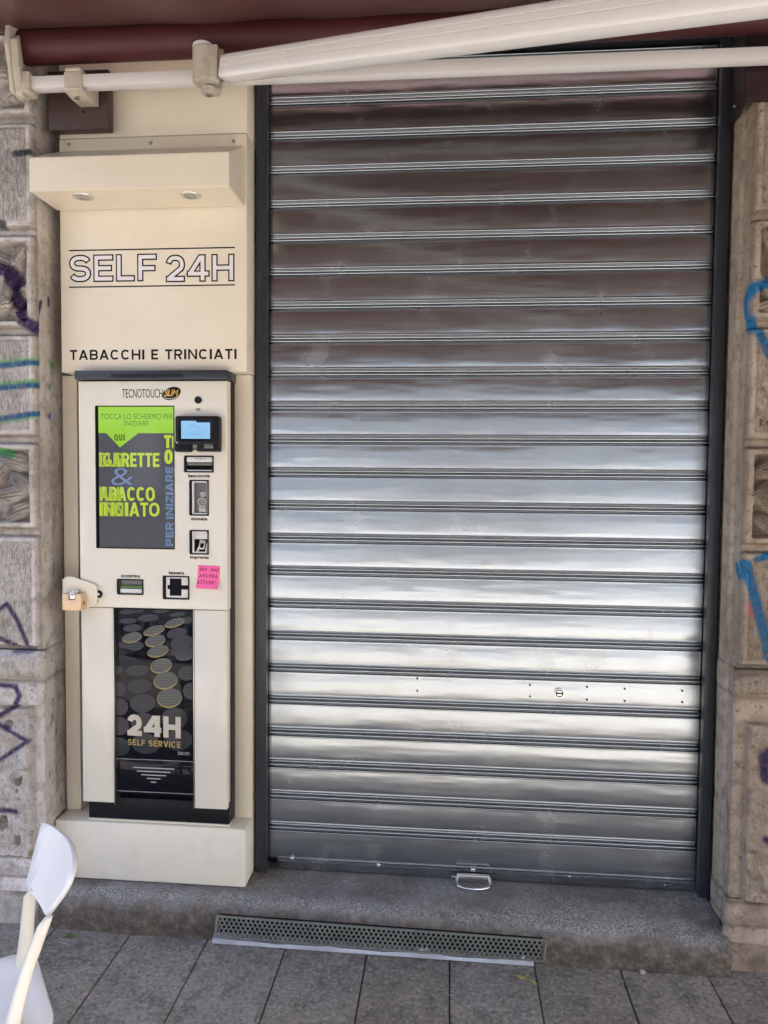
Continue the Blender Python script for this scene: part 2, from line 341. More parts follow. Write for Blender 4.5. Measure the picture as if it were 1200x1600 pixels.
def m_stone(name, c1, c2, c3, dark):
    """carved limestone; reads the sprayed graffiti and the chisel mask kept on the mesh"""
    M = Mat(name); big = M.noise(3.2, 5, .6); mid = M.noise(24, 6, .65); fine = M.noise(150, 4, .7)
    col = M.ramp(big, [(.3, c1), (.52, c2), (.74, c3)])
    col = M.mix(M.math('MULTIPLY', M.ramp(mid, [(.40, (1, 1, 1)), (.52, (0, 0, 0))]), .5), col, dark)
    col = M.mix(M.math('MULTIPLY', M.ramp(fine, [(.55, (0, 0, 0)), (.75, (1, 1, 1))]), .4), col, tuple(min(1, v*1.35) for v in c3))
    col = M.mix(M.math('MULTIPLY', M.ramp(M.noise(60, 3, .6), [(.66, (0, 0, 0)), (.72, (1, 1, 1))]), .6), col, tuple(v*.35 for v in dark))
    dj = M.node('ShaderNodeAttribute', attribute_name='grime_and_tone'); col = M.mix(dj.outputs['Fac'], col, tuple(v*.6 for v in dark))  # darker along joints, corners, ledge creases and carved ground
    at = M.node('ShaderNodeAttribute', attribute_name='spray'); ch = M.node('ShaderNodeAttribute', attribute_name='chisel')
    cover = M.math('MULTIPLY', at.outputs['Alpha'], M.ramp(M.noise(90, 4, .7), [(.2, (.55, .55, .55)), (.5, (1, 1, 1))]))
    col = M.mix(cover, col, at.outputs['Color'])
    vo = M.noise(1, 3, .6, (150, 150, 42), dist=.5)
    col = M.mix(M.math('MULTIPLY', M.math('MULTIPLY', M.ramp(vo, [(.36, (1, 1, 1)), (.54, (0, 0, 0))]), ch.outputs['Fac']), .55), col, tuple(v*.8 for v in dark))
    pit = M.ramp(M.noise(85, 5, .75), [(.33, (1, 1, 1)), (.40, (0, 0, 0))]); col = M.mix(M.math('MULTIPLY', pit, .5), col, tuple(v*.45 for v in dark))
    h = M.math('ADD', M.math('MULTIPLY', vo, M.math('MULTIPLY', ch.outputs['Fac'], 3.0)), M.math('ADD', M.math('MULTIPLY', mid, .6), M.math('SUBTRACT', M.math('MULTIPLY', fine, .6), M.math('MULTIPLY', pit, .5))))
    return M.fin(col, .86, 0., M.bump(h, .9, .008), .3)
M_stoneL = m_stone('grey_carved_limestone', (.40, .355, .305), (.57, .51, .455), (.68, .62, .57), (.26, .22, .18))
M_stoneR = m_stone('brown_carved_limestone', (.31, .243, .18), (.42, .335, .255), (.51, .42, .33), (.19, .142, .10))
def m_facade(name, c):
    M = Mat(name); f = M.noise(.6, 6, .6); g = M.noise(30, 5, .7)
    return M.fin(M.ramp(f, [(.3, tuple(v*.8 for v in c)), (.7, c)]), .9, 0., M.bump(g, .4, .01), .2)
M_facade = m_facade('weathered_render', (.34, .29, .24)); M_opposite = m_facade('pale_render', (.74, .69, .61))
M_trim_stone = m_facade('window_stone', (.60, .57, .52)); M_window = paint('window_glass', (.03, .035, .04), .08, .1); M_shutterwood = paint('green_shutter_paint', (.05, .09, .07), .5, .15)
def m_step():
    M = Mat('worn_granite_step'); f = M.noise(5, 6, .65); sp = M.noise(80, 5, .8); sp2 = M.noise(45, 5, .75)
    col = M.ramp(f, [(.3, (.070, .064, .059)), (.5, (.14, .129, .119)), (.72, (.22, .206, .192))])
    worn = M.noise(4.5, 5, .6, (.5, 1.5, 1))
    col = M.mix(M.math('MULTIPLY', M.ramp(sp, [(.50, (0, 0, 0)), (.66, (1, 1, 1))]), M.ramp(worn, [(.42, (.15, .15, .15)), (.62, (.9, .9, .9))])), col, (.36, .34, .31))
    col = M.mix(M.math('MULTIPLY', M.ramp(sp2, [(.58, (0, 0, 0)), (.72, (1, 1, 1))]), .7), col, (.035, .032, .03))
    at = M.node('ShaderNodeAttribute', attribute_name='grime_and_tone')
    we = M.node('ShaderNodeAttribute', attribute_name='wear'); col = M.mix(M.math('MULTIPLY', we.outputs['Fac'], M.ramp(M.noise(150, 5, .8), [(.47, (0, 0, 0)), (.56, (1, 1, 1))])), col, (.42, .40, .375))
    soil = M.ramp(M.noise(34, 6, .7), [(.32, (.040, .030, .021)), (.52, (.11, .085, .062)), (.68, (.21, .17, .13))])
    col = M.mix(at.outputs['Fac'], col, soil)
    return M.fin(col, M.math('ADD', M.math('MULTIPLY', f, .3), .5), 0., M.bump(M.math('ADD', M.math('MULTIPLY', M.noise(30, 5, .7), 1.2), M.math('ADD', sp2, sp)), .8, .006))
M_step = m_step()
def m_slab():
    M = Mat('stone_paving'); ge = M.node('ShaderNodeNewGeometry'); rv = ge.outputs['Random Per Island']
    f = M.noise(6, 6, .7); sp = M.noise(75, 5, .8); mid = M.noise(15, 7, .75)
    col = M.ramp(f, [(.28, (.120, .103, .084)), (.5, (.180, .157, .130)), (.75, (.26, .23, .193))])
    col = M.mix(M.math('MULTIPLY', rv, .85), col, M.mix(.5, col, (.27, .255, .235)))
    col = M.mix(M.math('MULTIPLY', M.ramp(mid, [(.38, (1, 1, 1)), (.52, (0, 0, 0))]), .75), col, (.075, .065, .055))
    col = M.mix(M.math('MULTIPLY', M.ramp(sp, [(.53, (0, 0, 0)), (.64, (1, 1, 1))]), .6), col, (.40, .37, .33))
    col = M.mix(M.math('MULTIPLY', M.ramp(sp, [(.36, (1, 1, 1)), (.47, (0, 0, 0))]), .75), col, (.035, .031, .027))
    col = M.mix(M.ramp(M.noise(16, 2, .5), [(.73, (0, 0, 0)), (.75, (.6, .6, .6))]), col, (.05, .047, .045))
    return M.fin(col, M.math('ADD', M.math('MULTIPLY', mid, .3), .5), 0., M.bump(M.math('ADD', M.math('MULTIPLY', mid, 1.3), M.math('ADD', M.math('MULTIPLY', M.noise(60, 5, .75), .8), M.math('MULTIPLY', sp, .6))), .9, .006))
M_slab = m_slab()
M_joint = paint('sandy_joint', (.055, .048, .040), .95, .3, bump=.6, sc=40)
M_asphalt = paint('asphalt', (.12, .12, .12), .85, .2, bump=.5, sc=8); M_pavelight = paint('pale_paving', (.27, .265, .255), .85, .15, bump=.4, sc=5)
M_markwhite = paint('road_paint', (.7, .7, .68), .7, .1, .3)
M_kerb = paint('kerb_granite', (.30, .29, .28), .8, .2, bump=.4, sc=30)

# ------------------------------------------------------------------ street and ground
def flat(name, x0, x1, y0, y1, z0, z1, mat, kind='structure', bev=0):
    return tag(MB().box(x0, x1, y0, y1, z0, z1, bev).build(name, mat), kind=kind)
flat('ground', -250, 250, -250, 250, -.60, -.275, M_asphalt)
flat('road', -120, 120, -9.6, -3.62, -.274, -.262, M_asphalt)
flat('pavement', -60, 60, -3.44, .9, -.27, GZ-.006, M_joint)
flat('kerb', -60, 60, -3.62, -3.442, -.27, GZ-.004, M_kerb, bev=.012)
flat('far_pavement', -60, 60, -23.9, -9.62, -.27, -.13, M_pavelight)
b = bmesh.new(); mb = MB()
for r in range(6):
    y1 = -.205-.001 if r == 0 else -.205-.62*r; y0 = -.205-.62*(r+1)
    if y0 < -3.44: y0 = -3.44
    if y1-y0 < .1: continue
    for k in range(-20, 28):
        off = .10 if r % 2 == 0 else .235
        x0 = off+.010+.2535*k + (.0 if r == 0 else random.uniform(-.006, .006)); tilt = random.uniform(-.0016, .0016)
        mb.box(x0+.0014+random.uniform(0, .0012), x0+.2535-.0014-random.uniform(0, .0012), y0+.003, y1-.003, GZ-.03, GZ+tilt, .0028, 2)
tag(mb.build('paving_slabs', M_slab, smooth=None), kind='structure')
for k in range(-12, 13):      # dashes in the middle of the road
    pass
mb = MB()
for k in range(-14, 15): mb.box(k*3, k*3+1.5, -6.65, -6.53, -.262, -.258)
tag(mb.build('road_markings', M_markwhite), kind='structure')

# shop building: the plain wall behind and above everything
bl = empty('shop_building', (0, .12, GZ), 'weathered stone shop building behind the shutter, carrying the awning', 'building')
mb = MB(); mb.box(-14, 16, .12, 9, -.25, 11.9); mb.box(-14, 16, .02, .119, 3.25, 3.45, .02); mb.box(-14, -1.9, -.12, .119, -.25, .62, .02); mb.box(2.85, 16, -.12, .119, -.25, .62, .02)
mb.build('wall', M_facade, bl)
for k in range(-5, 6):
    for zz in (4.3, 7.8):
        x = k*2.7+.5; mb = MB(); mb.box(x-.62, x+.62, .07, .119, zz-.1, zz+2.2, .01); f = mb.build('window', M_trim_stone, bl)
        MB().box(x-.5, x+.5, .05, .069, zz, zz+2.1, .004).build('pane', M_window, f)
# building across the street, seen only as a reflection
ob = empty('opposite_building', (0, -24, -.13), 'pale rendered building across the street, mirrored in the shutter', 'building')
mb = MB(); mb.box(-60, 60, -32, -24, -.27, 15); mb.box(-60, 60, -23.99, -23.8, 3.9, 4.15, .03); mb.box(-60, 60, -23.99, -23.75, 14.5, 15.1, .05); mb.box(-60, 60, -23.99, -23.9, -.13, .7, .02)
mb.build('wall', M_opposite, ob)
for k in range(-12, 13):
    x = k*3.1+.4
    f = MB().box(x-1.05, x+1.05, -23.99, -23.93, .71, 3.3, .02).build('shop_front', M_trim_stone, ob); MB().box(x-.9, x+.9, -23.92, -23.90, .8, 3.1, .01).build('pane', M_window, f)
    for zz in (5.2, 8.6, 11.6):
        f = MB().box(x-.72, x+.72, -23.99, -23.93, zz-.1, zz+2.2, .02).build('window', M_trim_stone, ob); MB().box(x-.55, x+.55, -23.92, -23.90, zz, zz+2.05, .01).build('pane', M_window, f)
        [MB().box(x+a_, x+a_+.46, -23.985, -23.91, zz, zz+2.05, .01).build('shutter', M_shutterwood, f) for a_ in (-1.2, .74)]

def parked_car(x, c, label, van=False):
    root = empty('parked_car', (x, -8.5, -.262), label, 'car', 'cars parked across the street'); m = paint('car_paint', c, .25, .03); y0, y1 = -9.35, -7.65
    h = 1.0 if van else 0.0
    body = [(-2.1, .32), (-2.15, .62), (-2.05, .86), (-1.2, .95), (1.5, .95), (2.05, .86), (2.12, .55), (2.08, .32)]
    k = MB(); k.prism([(x+a, b_-.262) for a, b_ in body], y0, y1, 'y', .06); k.build('body', m, root)
    cab = [(-1.25, .94), (-.75, 1.42+h*.4), (.9, 1.44+h*.4), (1.6, .94)] if not van else [(-1.5, .94), (-1.0, 1.95), (2.0, 1.98), (2.05, .94)]
    MB().prism([(x+a, b_-.262) for a, b_ in cab], y0+.12, y1-.12, 'y', .05).build('cabin', m, root)
    for u0, u1 in ((-.78, .02), (.10, .95)): MB().prism([(x+u0-.18, .72), (x+u0+.04, 1.11+.3*h), (x+u1, 1.11+.3*h), (x+u1+.10, .72)], y1-.125, y1-.112, 'y').build('side_window', M_window, root)
    for wx in (-1.3, 1.35): w_ = MB().cyl((x+wx, y1-.08, .05), .31, .2, 'y', 28, bev=.03).build('wheel', M_black, root); MB().cyl((x+wx, y1+.022, .05), .19, .012, 'y', 20).build('hubcap', M_chrome, w_)
parked_car(-4.2, (.10, .12, .16), 'dark blue car parked across the street, mirrored in the shutter'); parked_car(.9, (.62, .62, .60), 'silver car parked across the street, mirrored in the shutter'); parked_car(6.0, (.75, .75, .74), 'white van parked across the street, mirrored in the shutter', True)
# ------------------------------------------------------------------ carved stone pilasters
def vnoise(x, y, seed=0):
    def h(i, j): 
        n = (i*374761393 + j*668265263 + seed*1442695041) & 0xFFFFFFFF; n = ((n ^ (n >> 13))*1274126177) & 0xFFFFFFFF; return ((n ^ (n >> 16)) & 0xFFFF)/65535.
    xi = np.floor(x).astype(np.int64); yi = np.floor(y).astype(np.int64); fx = x-xi; fy = y-yi; fx = fx*fx*(3-2*fx); fy = fy*fy*(3-2*fy)
    return (h(xi, yi)*(1-fx)+h(xi+1, yi)*fx)*(1-fy)+(h(xi, yi+1)*(1-fx)+h(xi+1, yi+1)*fx)*fy
def fbm(x, y, sc, o=4, seed=0):
    t = 0; a = .5
    for k in range(o): t = t+a*vnoise(x*sc*2**k, y*sc*2**k, seed+k*17); a *= .5
    return t
def sstep(a, b, x): t = np.clip((x-a)/(b-a), 0, 1); return t*t*(3-2*t)
def leafh(x, z, cx, cz, a, b, ang, h, ribs=5):
    c, s = math.cos(math.radians(ang)), math.sin(math.radians(ang)); u = ((x-cx)*c+(z-cz)*s)/a; v = (-(x-cx)*s+(z-cz)*c)/b
    r2 = u*u+v*v; base = np.sqrt(np.clip(1-r2, 0, 1)); rib = .80+.20*np.cos(ribs*PI*v*(1.15-.4*u)); return h*base*rib
def strokes(px_pts, y): return px_pts
def PX(px, py, x):
    d = CF*FPX + CR*(px-600) + CU*(800-py); t = (x-CAM.x)/d.x; return CAM + d*t
def seg_d(x, z, pts):
    d = np.full(x.shape, 9.)
    for (x0, z0), (x1, z1) in zip(pts, pts[1:]):
        dx, dz = x1-x0, z1-z0; L = dx*dx+dz*dz+1e-12; t = np.clip(((x-x0)*dx+(z-z0)*dz)/L, 0, 1); d = np.minimum(d, np.hypot(x-x0-t*dx, z-z0-t*dz))
    return d
def pilaster(root, plan, front_y, courses, mat, side, graffiti, seed):
    """plan: corner points (x,y) from left to right; courses: (kind, z0, z1) bottom to top, each becomes one part"""
    pts = [Vector((a, b_)) for a, b_ in plan]; S_, XY, NN = [], [], []; acc = 0
    for i, (A, B) in enumerate(zip(pts, pts[1:])):
        L = (B-A).length; coarse = L > .5
        if coarse:
            step = np.concatenate([np.linspace(0, L-.32, 40, endpoint=False), np.linspace(L-.32, L, 90, endpoint=False)]) if side < 0 else np.concatenate([np.linspace(0, .32, 90, endpoint=False), np.linspace(.32, L, 40, endpoint=False)])
        else: step = np.linspace(0, L, max(3, int(L/.0035)), endpoint=False)
        n = Vector(((B-A).y, -(B-A).x)).normalized()
        for t in step: S_.append(acc+t); XY.append(A+(B-A)*(t/L)); NN.append(n)
        acc += L
    S_.append(acc); XY.append(pts[-1]); NN.append(NN[-1])
    N2 = []
    for k in range(len(NN)):   # soften the plan corners
        w_ = sum((NN[j] for j in range(max(0, k-2), min(len(NN), k+3))), Vector((0, 0))); N2.append(w_.normalized())
    px = np.array([p.x for p in XY]); py = np.array([p.y for p in XY]); nx = np.array([n.x for n in N2]); ny = np.array([n.y for n in N2]); ss = np.array(S_)
    corner = [a for a, b_ in plan if abs(b_-front_y) < 1e-6][-1 if side < 0 else 0]
    sc_ = sum((Vector(plan[i+1])-Vector(plan[i])).length for i in range(len(plan)-1) if (i+1 < len(plan) and ((side < 0 and plan[i+1][1] <= front_y+1e-6) or (side > 0 and plan[i][1] > front_y+1e-6 and True))))
    # signed distance from the corner along the plan: >0 on the front face, <0 on the reveal
    if side < 0: dist = sc_-ss
    else: dist = ss-sc_
    for ci, (kind, z0, z1) in enumerate(courses):
        nz = max(4, int((z1-z0)/.0036)); zs = np.linspace(z0, z1, nz); Sg, Zg = np.meshgrid(ss, zs); Dg = np.broadcast_to(dist, Sg.shape); X = np.broadcast_to(px, Sg.shape)
        H = (fbm(Sg, Zg, 9, 4, seed)-.5)*.006+(fbm(Sg, Zg, 45, 3, seed+5)-.5)*.0035
        front = sstep(-.004, .003, Dg); hgt = z1-z0
        grime_and_tone = np.zeros_like(H); chis = np.zeros_like(H)
        e = np.minimum(np.minimum(Zg-z0, z1-Zg), .05)
        jw = .013
        if kind in ('stone_block', 'carved_panel'):
            slot = 1-sstep(jw-.003, jw+.002, e)                      # half of the flat band between two courses
            edge = sstep(.004, .010, Dg+.004*(fbm(Sg, Zg, 30, 2, seed+3)-.5))*(1-slot)
            H = H+edge*.020+front*.002; grime_and_tone = grime_and_tone+.5*(1-sstep(.0, .006, np.abs(e-jw)))*front+.25*slot*front
            grime_and_tone = np.maximum(grime_and_tone, .6*np.exp(-((Dg-.004)/.004)**2))
            H = H-.009*np.exp(-((e-jw)/.0035)**2)*front
            if kind == 'stone_block':
                m = sstep(.022, .030, Dg)*sstep(jw+.014, jw+.022, e); chis = m
                H = H-m*.0022+m*.0016*np.cos(Sg*420+6*fbm(Sg, Zg, 22, 2, seed+9))*(fbm(Sg, Zg, 60, 2, seed+8))
            else:
                m = sstep(.026, .034, Dg)*sstep(jw+.016, jw+.024, e); H = H-m*.036; grime_and_tone = np.maximum(grime_and_tone, .22*m)
                bump_ = np.zeros_like(H); cz = (z0+z1)/2; r2 = random.Random(seed+ci*7); sg = -1 if side < 0 else 1
                for q in range(9):
                    u = r2.uniform(.16, .36); v = r2.uniform(-.42, .42)*hgt
                    bump_ = np.maximum(bump_, leafh(X, Zg, corner+sg*u, cz+v, r2.uniform(.035, .075), r2.uniform(.018, .034), r2.uniform(0, 180), r2.uniform(.026, .048), r2.choice([3, 5, 7])))
                petals = ((.085, .27, .062, .030, -18), (.060, .03, .052, .027, -35), (.100, -.10, .060, .028, 12), (.075, -.27, .050, .026, 30), (.140, .12, .05, .026, 60)) if ci % 4 == 1 else ((.060, .24, .075, .020, 62), (.085, .02, .085, .022, 70), (.055, -.16, .060, .020, 48), (.120, -.24, .060, .024, 20), (.120, .22, .050, .026, -30), (.045, -.33, .030, .016, 10))
                for pu, pv, pa, pb, pang in petals: bump_ = np.maximum(bump_, leafh(X, Zg, corner+sg*pu, cz+hgt*pv, pa, pb, pang*-sg, .056, 5))
                H = H+m*bump_; grime_and_tone = np.maximum(grime_and_tone*(1-.95*np.clip(bump_/.010, 0, 1)), .42*m*np.exp(-(bump_/.006)**2))
        elif kind == 'ledge':
            t = (Zg-z0)/hgt
            prof = np.where(t > .42, .034*np.sqrt(np.clip(1-((t-.72)/.30)**2, 0, 1)), .010+.012*np.cos((t/.42)*PI*.5)); prof = np.maximum(prof, .004)
            H = H+prof*(.35+.65*front)+.006; grime_and_tone = .55*np.exp(-((t-.42)/.05)**2)+.4*np.exp(-((t-.985)/.03)**2); chis = .6*sstep(.5, .55, t)*(1-sstep(.88, .95, t))*front
        elif kind == 'base_block':
            m = sstep(.030, .042, Dg)*sstep(.012, .02, z1-Zg); H = H+.006+m*(.016+.024*(fbm(Sg, Zg, 26, 4, seed+21)-.5))
            pit = sstep(.60, .66, fbm(Sg, Zg, 19, 3, seed+31)); H = H-pit*.008*m; grime_and_tone = .75*pit*m+.4*np.exp(-((Dg-.03)/.008)**2); chis = .5*m
            rv = (Dg < 0)*sstep(.61, .68, fbm(Sg*1.6, Zg*.7, 24, 3, seed+41)); H = H-rv*.006; grime_and_tone = np.maximum(grime_and_tone, .6*rv)
        elif kind == 'base_moulding':
            t = (Zg-z0)/hgt; H = H+.012+.012*np.cos(t*PI*1.5)**2*(1-t*.4)+.010*(1-t); grime_and_tone = .7*np.exp(-((t-.93)/.05)**2)+.6*np.exp(-((t-.36)/.05)**2)+.35*sstep(.55, .7, fbm(Sg, Zg, 14, 4, seed+3))
        else:
            H = H+.024; grime_and_tone = .35+.5*sstep(.4, .7, fbm(Sg, Zg, 11, 4, seed+2))-.2*(Zg-z0)/hgt
        H = H*(.22+.78*sstep(-.018, .002, Dg))
        vx = px+nx*H; vy = py+ny*H
        co = np.stack([vx, vy, Zg], 2).reshape(-1, 3); ns = len(ss); me = D.meshes.new(kind)
        i = np.arange((nz-1)*(ns-1)); r_, c_ = i//(ns-1), i % (ns-1); a = r_*ns+c_; fa = np.stack([a, a+1, a+ns+1, a+ns], 1)
        me.vertices.add(len(co)); me.vertices.foreach_set('co', co.ravel()); me.loops.add(fa.size); me.loops.foreach_set('vertex_index', fa.ravel().astype(np.int32))
        me.polygons.add(len(fa)); me.polygons.foreach_set('loop_start', np.arange(0, fa.size, 4, dtype=np.int32)); me.polygons.foreach_set('loop_total', np.full(len(fa), 4, dtype=np.int32)); me.update(calc_edges=True)
        rgba = np.zeros((len(co), 4)); vxf, vzf, dgf = vx.ravel(), Zg.ravel(), Dg.ravel()
        nz_ = fbm(vxf, vzf, 70, 3, 77)
        for colr, wid, soft, on_reveal, line in graffiti:
            lf = [(P(a_, b_, gy).x, P(a_, b_, gy).z) for a_, b_ in line]; d = seg_d(vxf, vzf, lf)
            if on_reveal:
                lr = [(PX(a_, b_, corner).y, PX(a_, b_, corner).z) for a_, b_ in line if (a_ < 99 if side < 0 else a_ > 1112)]
                if lr: d = np.where(dgf < -.001, seg_d(vy.ravel(), vzf, lr if len(lr) > 1 else lr*2), d)
            d = d+(nz_-.45)*soft*.9; al = 1-np.clip((d-wid+soft)/(2*soft), 0, 1)
            if not on_reveal: al = al*sstep(-.006, .0, dgf)
            k = al[:, None]; rgba[:, :3] = np.where(rgba[:, 3:4] > 0, rgba[:, :3]*(1-k)+np.array(colr)*k, np.array(colr)); rgba[:, 3] = np.maximum(rgba[:, 3], al)
        me.attributes.new('spray', 'FLOAT_COLOR', 'POINT').data.foreach_set('color', rgba.ravel())
        me.attributes.new('grime_and_tone', 'FLOAT', 'POINT').data.foreach_set('value', np.clip(grime_and_tone, 0, 1).ravel()); me.attributes.new('chisel', 'FLOAT', 'POINT').data.foreach_set('value', chis.ravel())
        link(kind, me, mat, root, 9)
FY = -.185
PUR = (.045, .022, .085); BLU = (.02, .105, .24); BLR = (.008, .15, .32); GRN = (.12, .36, .14); BLK = (.03, .035, .04); PNK = (.60, .16, .20)
gy = FY-.02
gl = [(GRN, .011, .008, False, strokes([(-20, 571), (66, 563)], gy)), (BLU, .0085, .003, False, strokes([(-20, 574), (66, 565)], gy)),
      (GRN, .011, .007, False, strokes([(-20, 604), (66, 597)], gy)), (BLU, .0085, .003, False, strokes([(-20, 608), (66, 601)], gy)),
      (GRN, .008, .007, False, strokes([(-20, 660), (66, 647)], gy)), (BLU, .0085, .003, False, strokes([(-20, 657), (66, 644)], gy)),
      (GRN, .012, .008, True, strokes([(80, 568), (86, 572)], -.10)), (GRN, .008, .006, True, strokes([(77, 604), (80, 604)], -.10)), (BLU, .010, .006, True, strokes([(77, 650), (80, 651)], -.10)),
      (BLK, .010, .003, False, strokes([(23, 240), (46, 238)], gy)), (BLK, .013, .004, False, strokes([(-12, 346), (4, 350)], gy)),
      (PUR, .020, .005, False, strokes([(-10, 415), (18, 425), (36, 500), (52, 512)], gy)), (PUR, .008, .004, True, strokes([(46, 515), (58, 500), (64, 472)], gy)), (PUR, .008, .005, True, strokes([(76, 468), (76, 476)], -.10)),
      (GRN, .012, .003, False, strokes([(-10, 703), (14, 707), (18, 712)], gy)),
      (PUR, .008, .003, False, strokes([(-8, 956), (11, 944), (26, 968), (42, 1006)], gy)), (PUR, .008, .004, False, strokes([(-8, 994), (24, 1008)], gy)),
      (PUR, .008, .004, False, strokes([(-8, 1070), (24, 1072), (32, 1086), (24, 1104), (-6, 1121)], gy)), (PUR, .007, .004, False, strokes([(-8, 1130), (44, 1158), (-8, 1192)], gy)),
      (PUR, .009, .004, False, strokes([(-8, 1266), (24, 1268)], gy)), ((.10, .09, .16), .006, .005, False, strokes([(22, 1018), (50, 1016)], gy))]
lp = empty('stone_pilaster', (-.9, FY, GZ), 'grey carved stone pilaster with purple and blue spray graffiti, left of the cream kiosk', 'pilaster')
JL = [2.09, 1.79, 1.453, 1.158]
coursesL = [('plinth', GZ-.03, -.005), ('base_moulding', -.005, .105), ('base_block', .105, .605), ('ledge', .605, .778), ('stone_block', .778, 1.157), ('carved_panel', 1.157, 1.452), ('stone_block', 1.452, 1.792), ('carved_panel', 1.792, 2.100), ('stone_block', 2.100, 2.443), ('carved_panel', 2.443, 2.79)]
pilaster(lp, [(-2.1, FY), (-.700, FY), (-.700, -.120), (-.706, -.112), (-.706, .10)], FY, coursesL, M_stoneL, -1, gl, 3)
gr = [(BLR, .016, .007, True, strokes([(1215, 440), (1180, 448), (1164, 468), (1166, 492), (1180, 512)], gy)), (BLR, .013, .004, True, strokes([(1176, 500), (1204, 556), (1230, 600)], gy)),
      (BLR, .013, .004, True, strokes([(1150, 884), (1156, 902)], gy)), (BLR, .015, .003, True, strokes([(1166, 882), (1180, 935), (1204, 1030)], gy)), (BLR, .010, .003, False, strokes([(1183, 874), (1210, 866)], gy)),
      (PNK, .007, .004, True, strokes([(1168, 948), (1174, 962)], gy)), (BLK, .0016, .0008, False, strokes([(1188, 667), (1188, 655), (1193, 657), (1189, 661), (1194, 666)], gy)), (BLK, .0016, .0008, False, strokes([(1197, 662), (1201, 660), (1198, 658), (1196, 663), (1202, 666)], gy)),
      (PUR, .022, .006, False, strokes([(1212, 1170), (1196, 1186), (1200, 1214)], gy)), (PUR, .010, .005, False, strokes([(1196, 1310), (1210, 1325)], gy))]
rp = empty('stone_pilaster', (1.7, FY, GZ), 'brownish carved stone pilaster with bright blue spray strokes, right of the metal shutter', 'pilaster')
coursesR = [('plinth', GZ-.03, -.03), ('base_moulding', -.03, .09), ('base_block', .09, .640), ('ledge', .640, .786), ('stone_block', .786, 1.144), ('carved_panel', 1.144, 1.450), ('stone_block', 1.450, 1.794), ('carved_panel', 1.794, 2.100), ('stone_block', 2.100, 2.47), ('carved_panel', 2.47, 2.79)]
pilaster(rp, [(1.458, .10), (1.458, -.045), (1.448, -.055), (1.448, -.115), (1.456, -.125), (1.452, FY), (3.0, FY)], FY, coursesR, M_stoneR, 1, gr, 8)

# ------------------------------------------------------------------ doorstep
def doorstep():
    prof = [(.10, 0), (.0, 0), (-.06, -.001), (-.12, -.002), (-.165, -.004), (-.195, -.007), (-.212, -.013), (-.224, -.023), (-.2305, -.036), (-.232, -.055), (-.231, -.075), (-.228, -.095), (-.225, -.112), (-.222, GZ-.02)]
    pr = []
    for (a, b_), (c, d) in zip(prof, prof[1:]):
        n = max(1, int(math.hypot(c-a, d-b_)/.006)); pr += [(a+(c-a)*t/n, b_+(d-b_)*t/n) for t in range(n)]
    pr.append(prof[-1]); pr = np.array(pr); xs = np.linspace(-.70, 1.440, 420); m = len(pr)
    s_ = np.concatenate([[0], np.cumsum(np.hypot(*np.diff(pr, axis=0).T))]); X, Sg = np.meshgrid(xs, s_, indexing='ij')
    h = (fbm(X, Sg, 5, 3, 5)-.5)*.012*sstep(.2, .3, Sg)+(fbm(X, Sg, 26, 4, 6)-.5)*.009*sstep(.14, .26, Sg)+(fbm(X, Sg, 90, 2, 7)-.5)*.0016
    Y = pr[:, 0][None, :]-h*.8*sstep(.18, .3, Sg)-.022*sstep(.1, 1.1, X)*sstep(.12, .32, Sg); Z = pr[:, 1][None, :]+h*(1-sstep(.25, .36, Sg))*.7-.010*sstep(.2, 1.3, X)*sstep(.1, .3, Sg)
    co = np.stack([X, Y, Z], 2).reshape(-1, 3); me = D.meshes.new('doorstep'); fa = []
    for i in range(len(xs)-1):
        for j in range(m-1): fa.append((i*m+j, i*m+j+1, (i+1)*m+j+1, (i+1)*m+j))
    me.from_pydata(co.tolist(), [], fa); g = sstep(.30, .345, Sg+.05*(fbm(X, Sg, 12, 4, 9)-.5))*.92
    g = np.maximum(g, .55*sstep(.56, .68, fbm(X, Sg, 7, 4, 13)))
    wear = np.exp(-((Sg-.285)/.035)**2)*.9+.75*sstep(.40, .62, fbm(X, Sg, 4, 3, 23))*sstep(.3, .9, X)*(1-sstep(.28, .33, Sg))*sstep(.06, .14, Sg)
    me.attributes.new('wear', 'FLOAT', 'POINT').data.foreach_set('value', np.clip(wear*(.5+.9*fbm(X, Sg, 18, 3, 33)), 0, 1).ravel())
    me.attributes.new('grime_and_tone', 'FLOAT', 'POINT').data.foreach_set('value', g.ravel()); me.update()
    bm = bmesh.new(); bm.from_mesh(me); bmesh.ops.recalc_face_normals(bm, faces=bm.faces[:])
    if sum(f.normal.z for f in bm.faces) < 0: bmesh.ops.reverse_faces(bm, faces=bm.faces[:])
    bm.to_mesh(me); bm.free()
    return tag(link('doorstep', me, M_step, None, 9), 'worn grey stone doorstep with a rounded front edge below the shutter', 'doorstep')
doorstep()

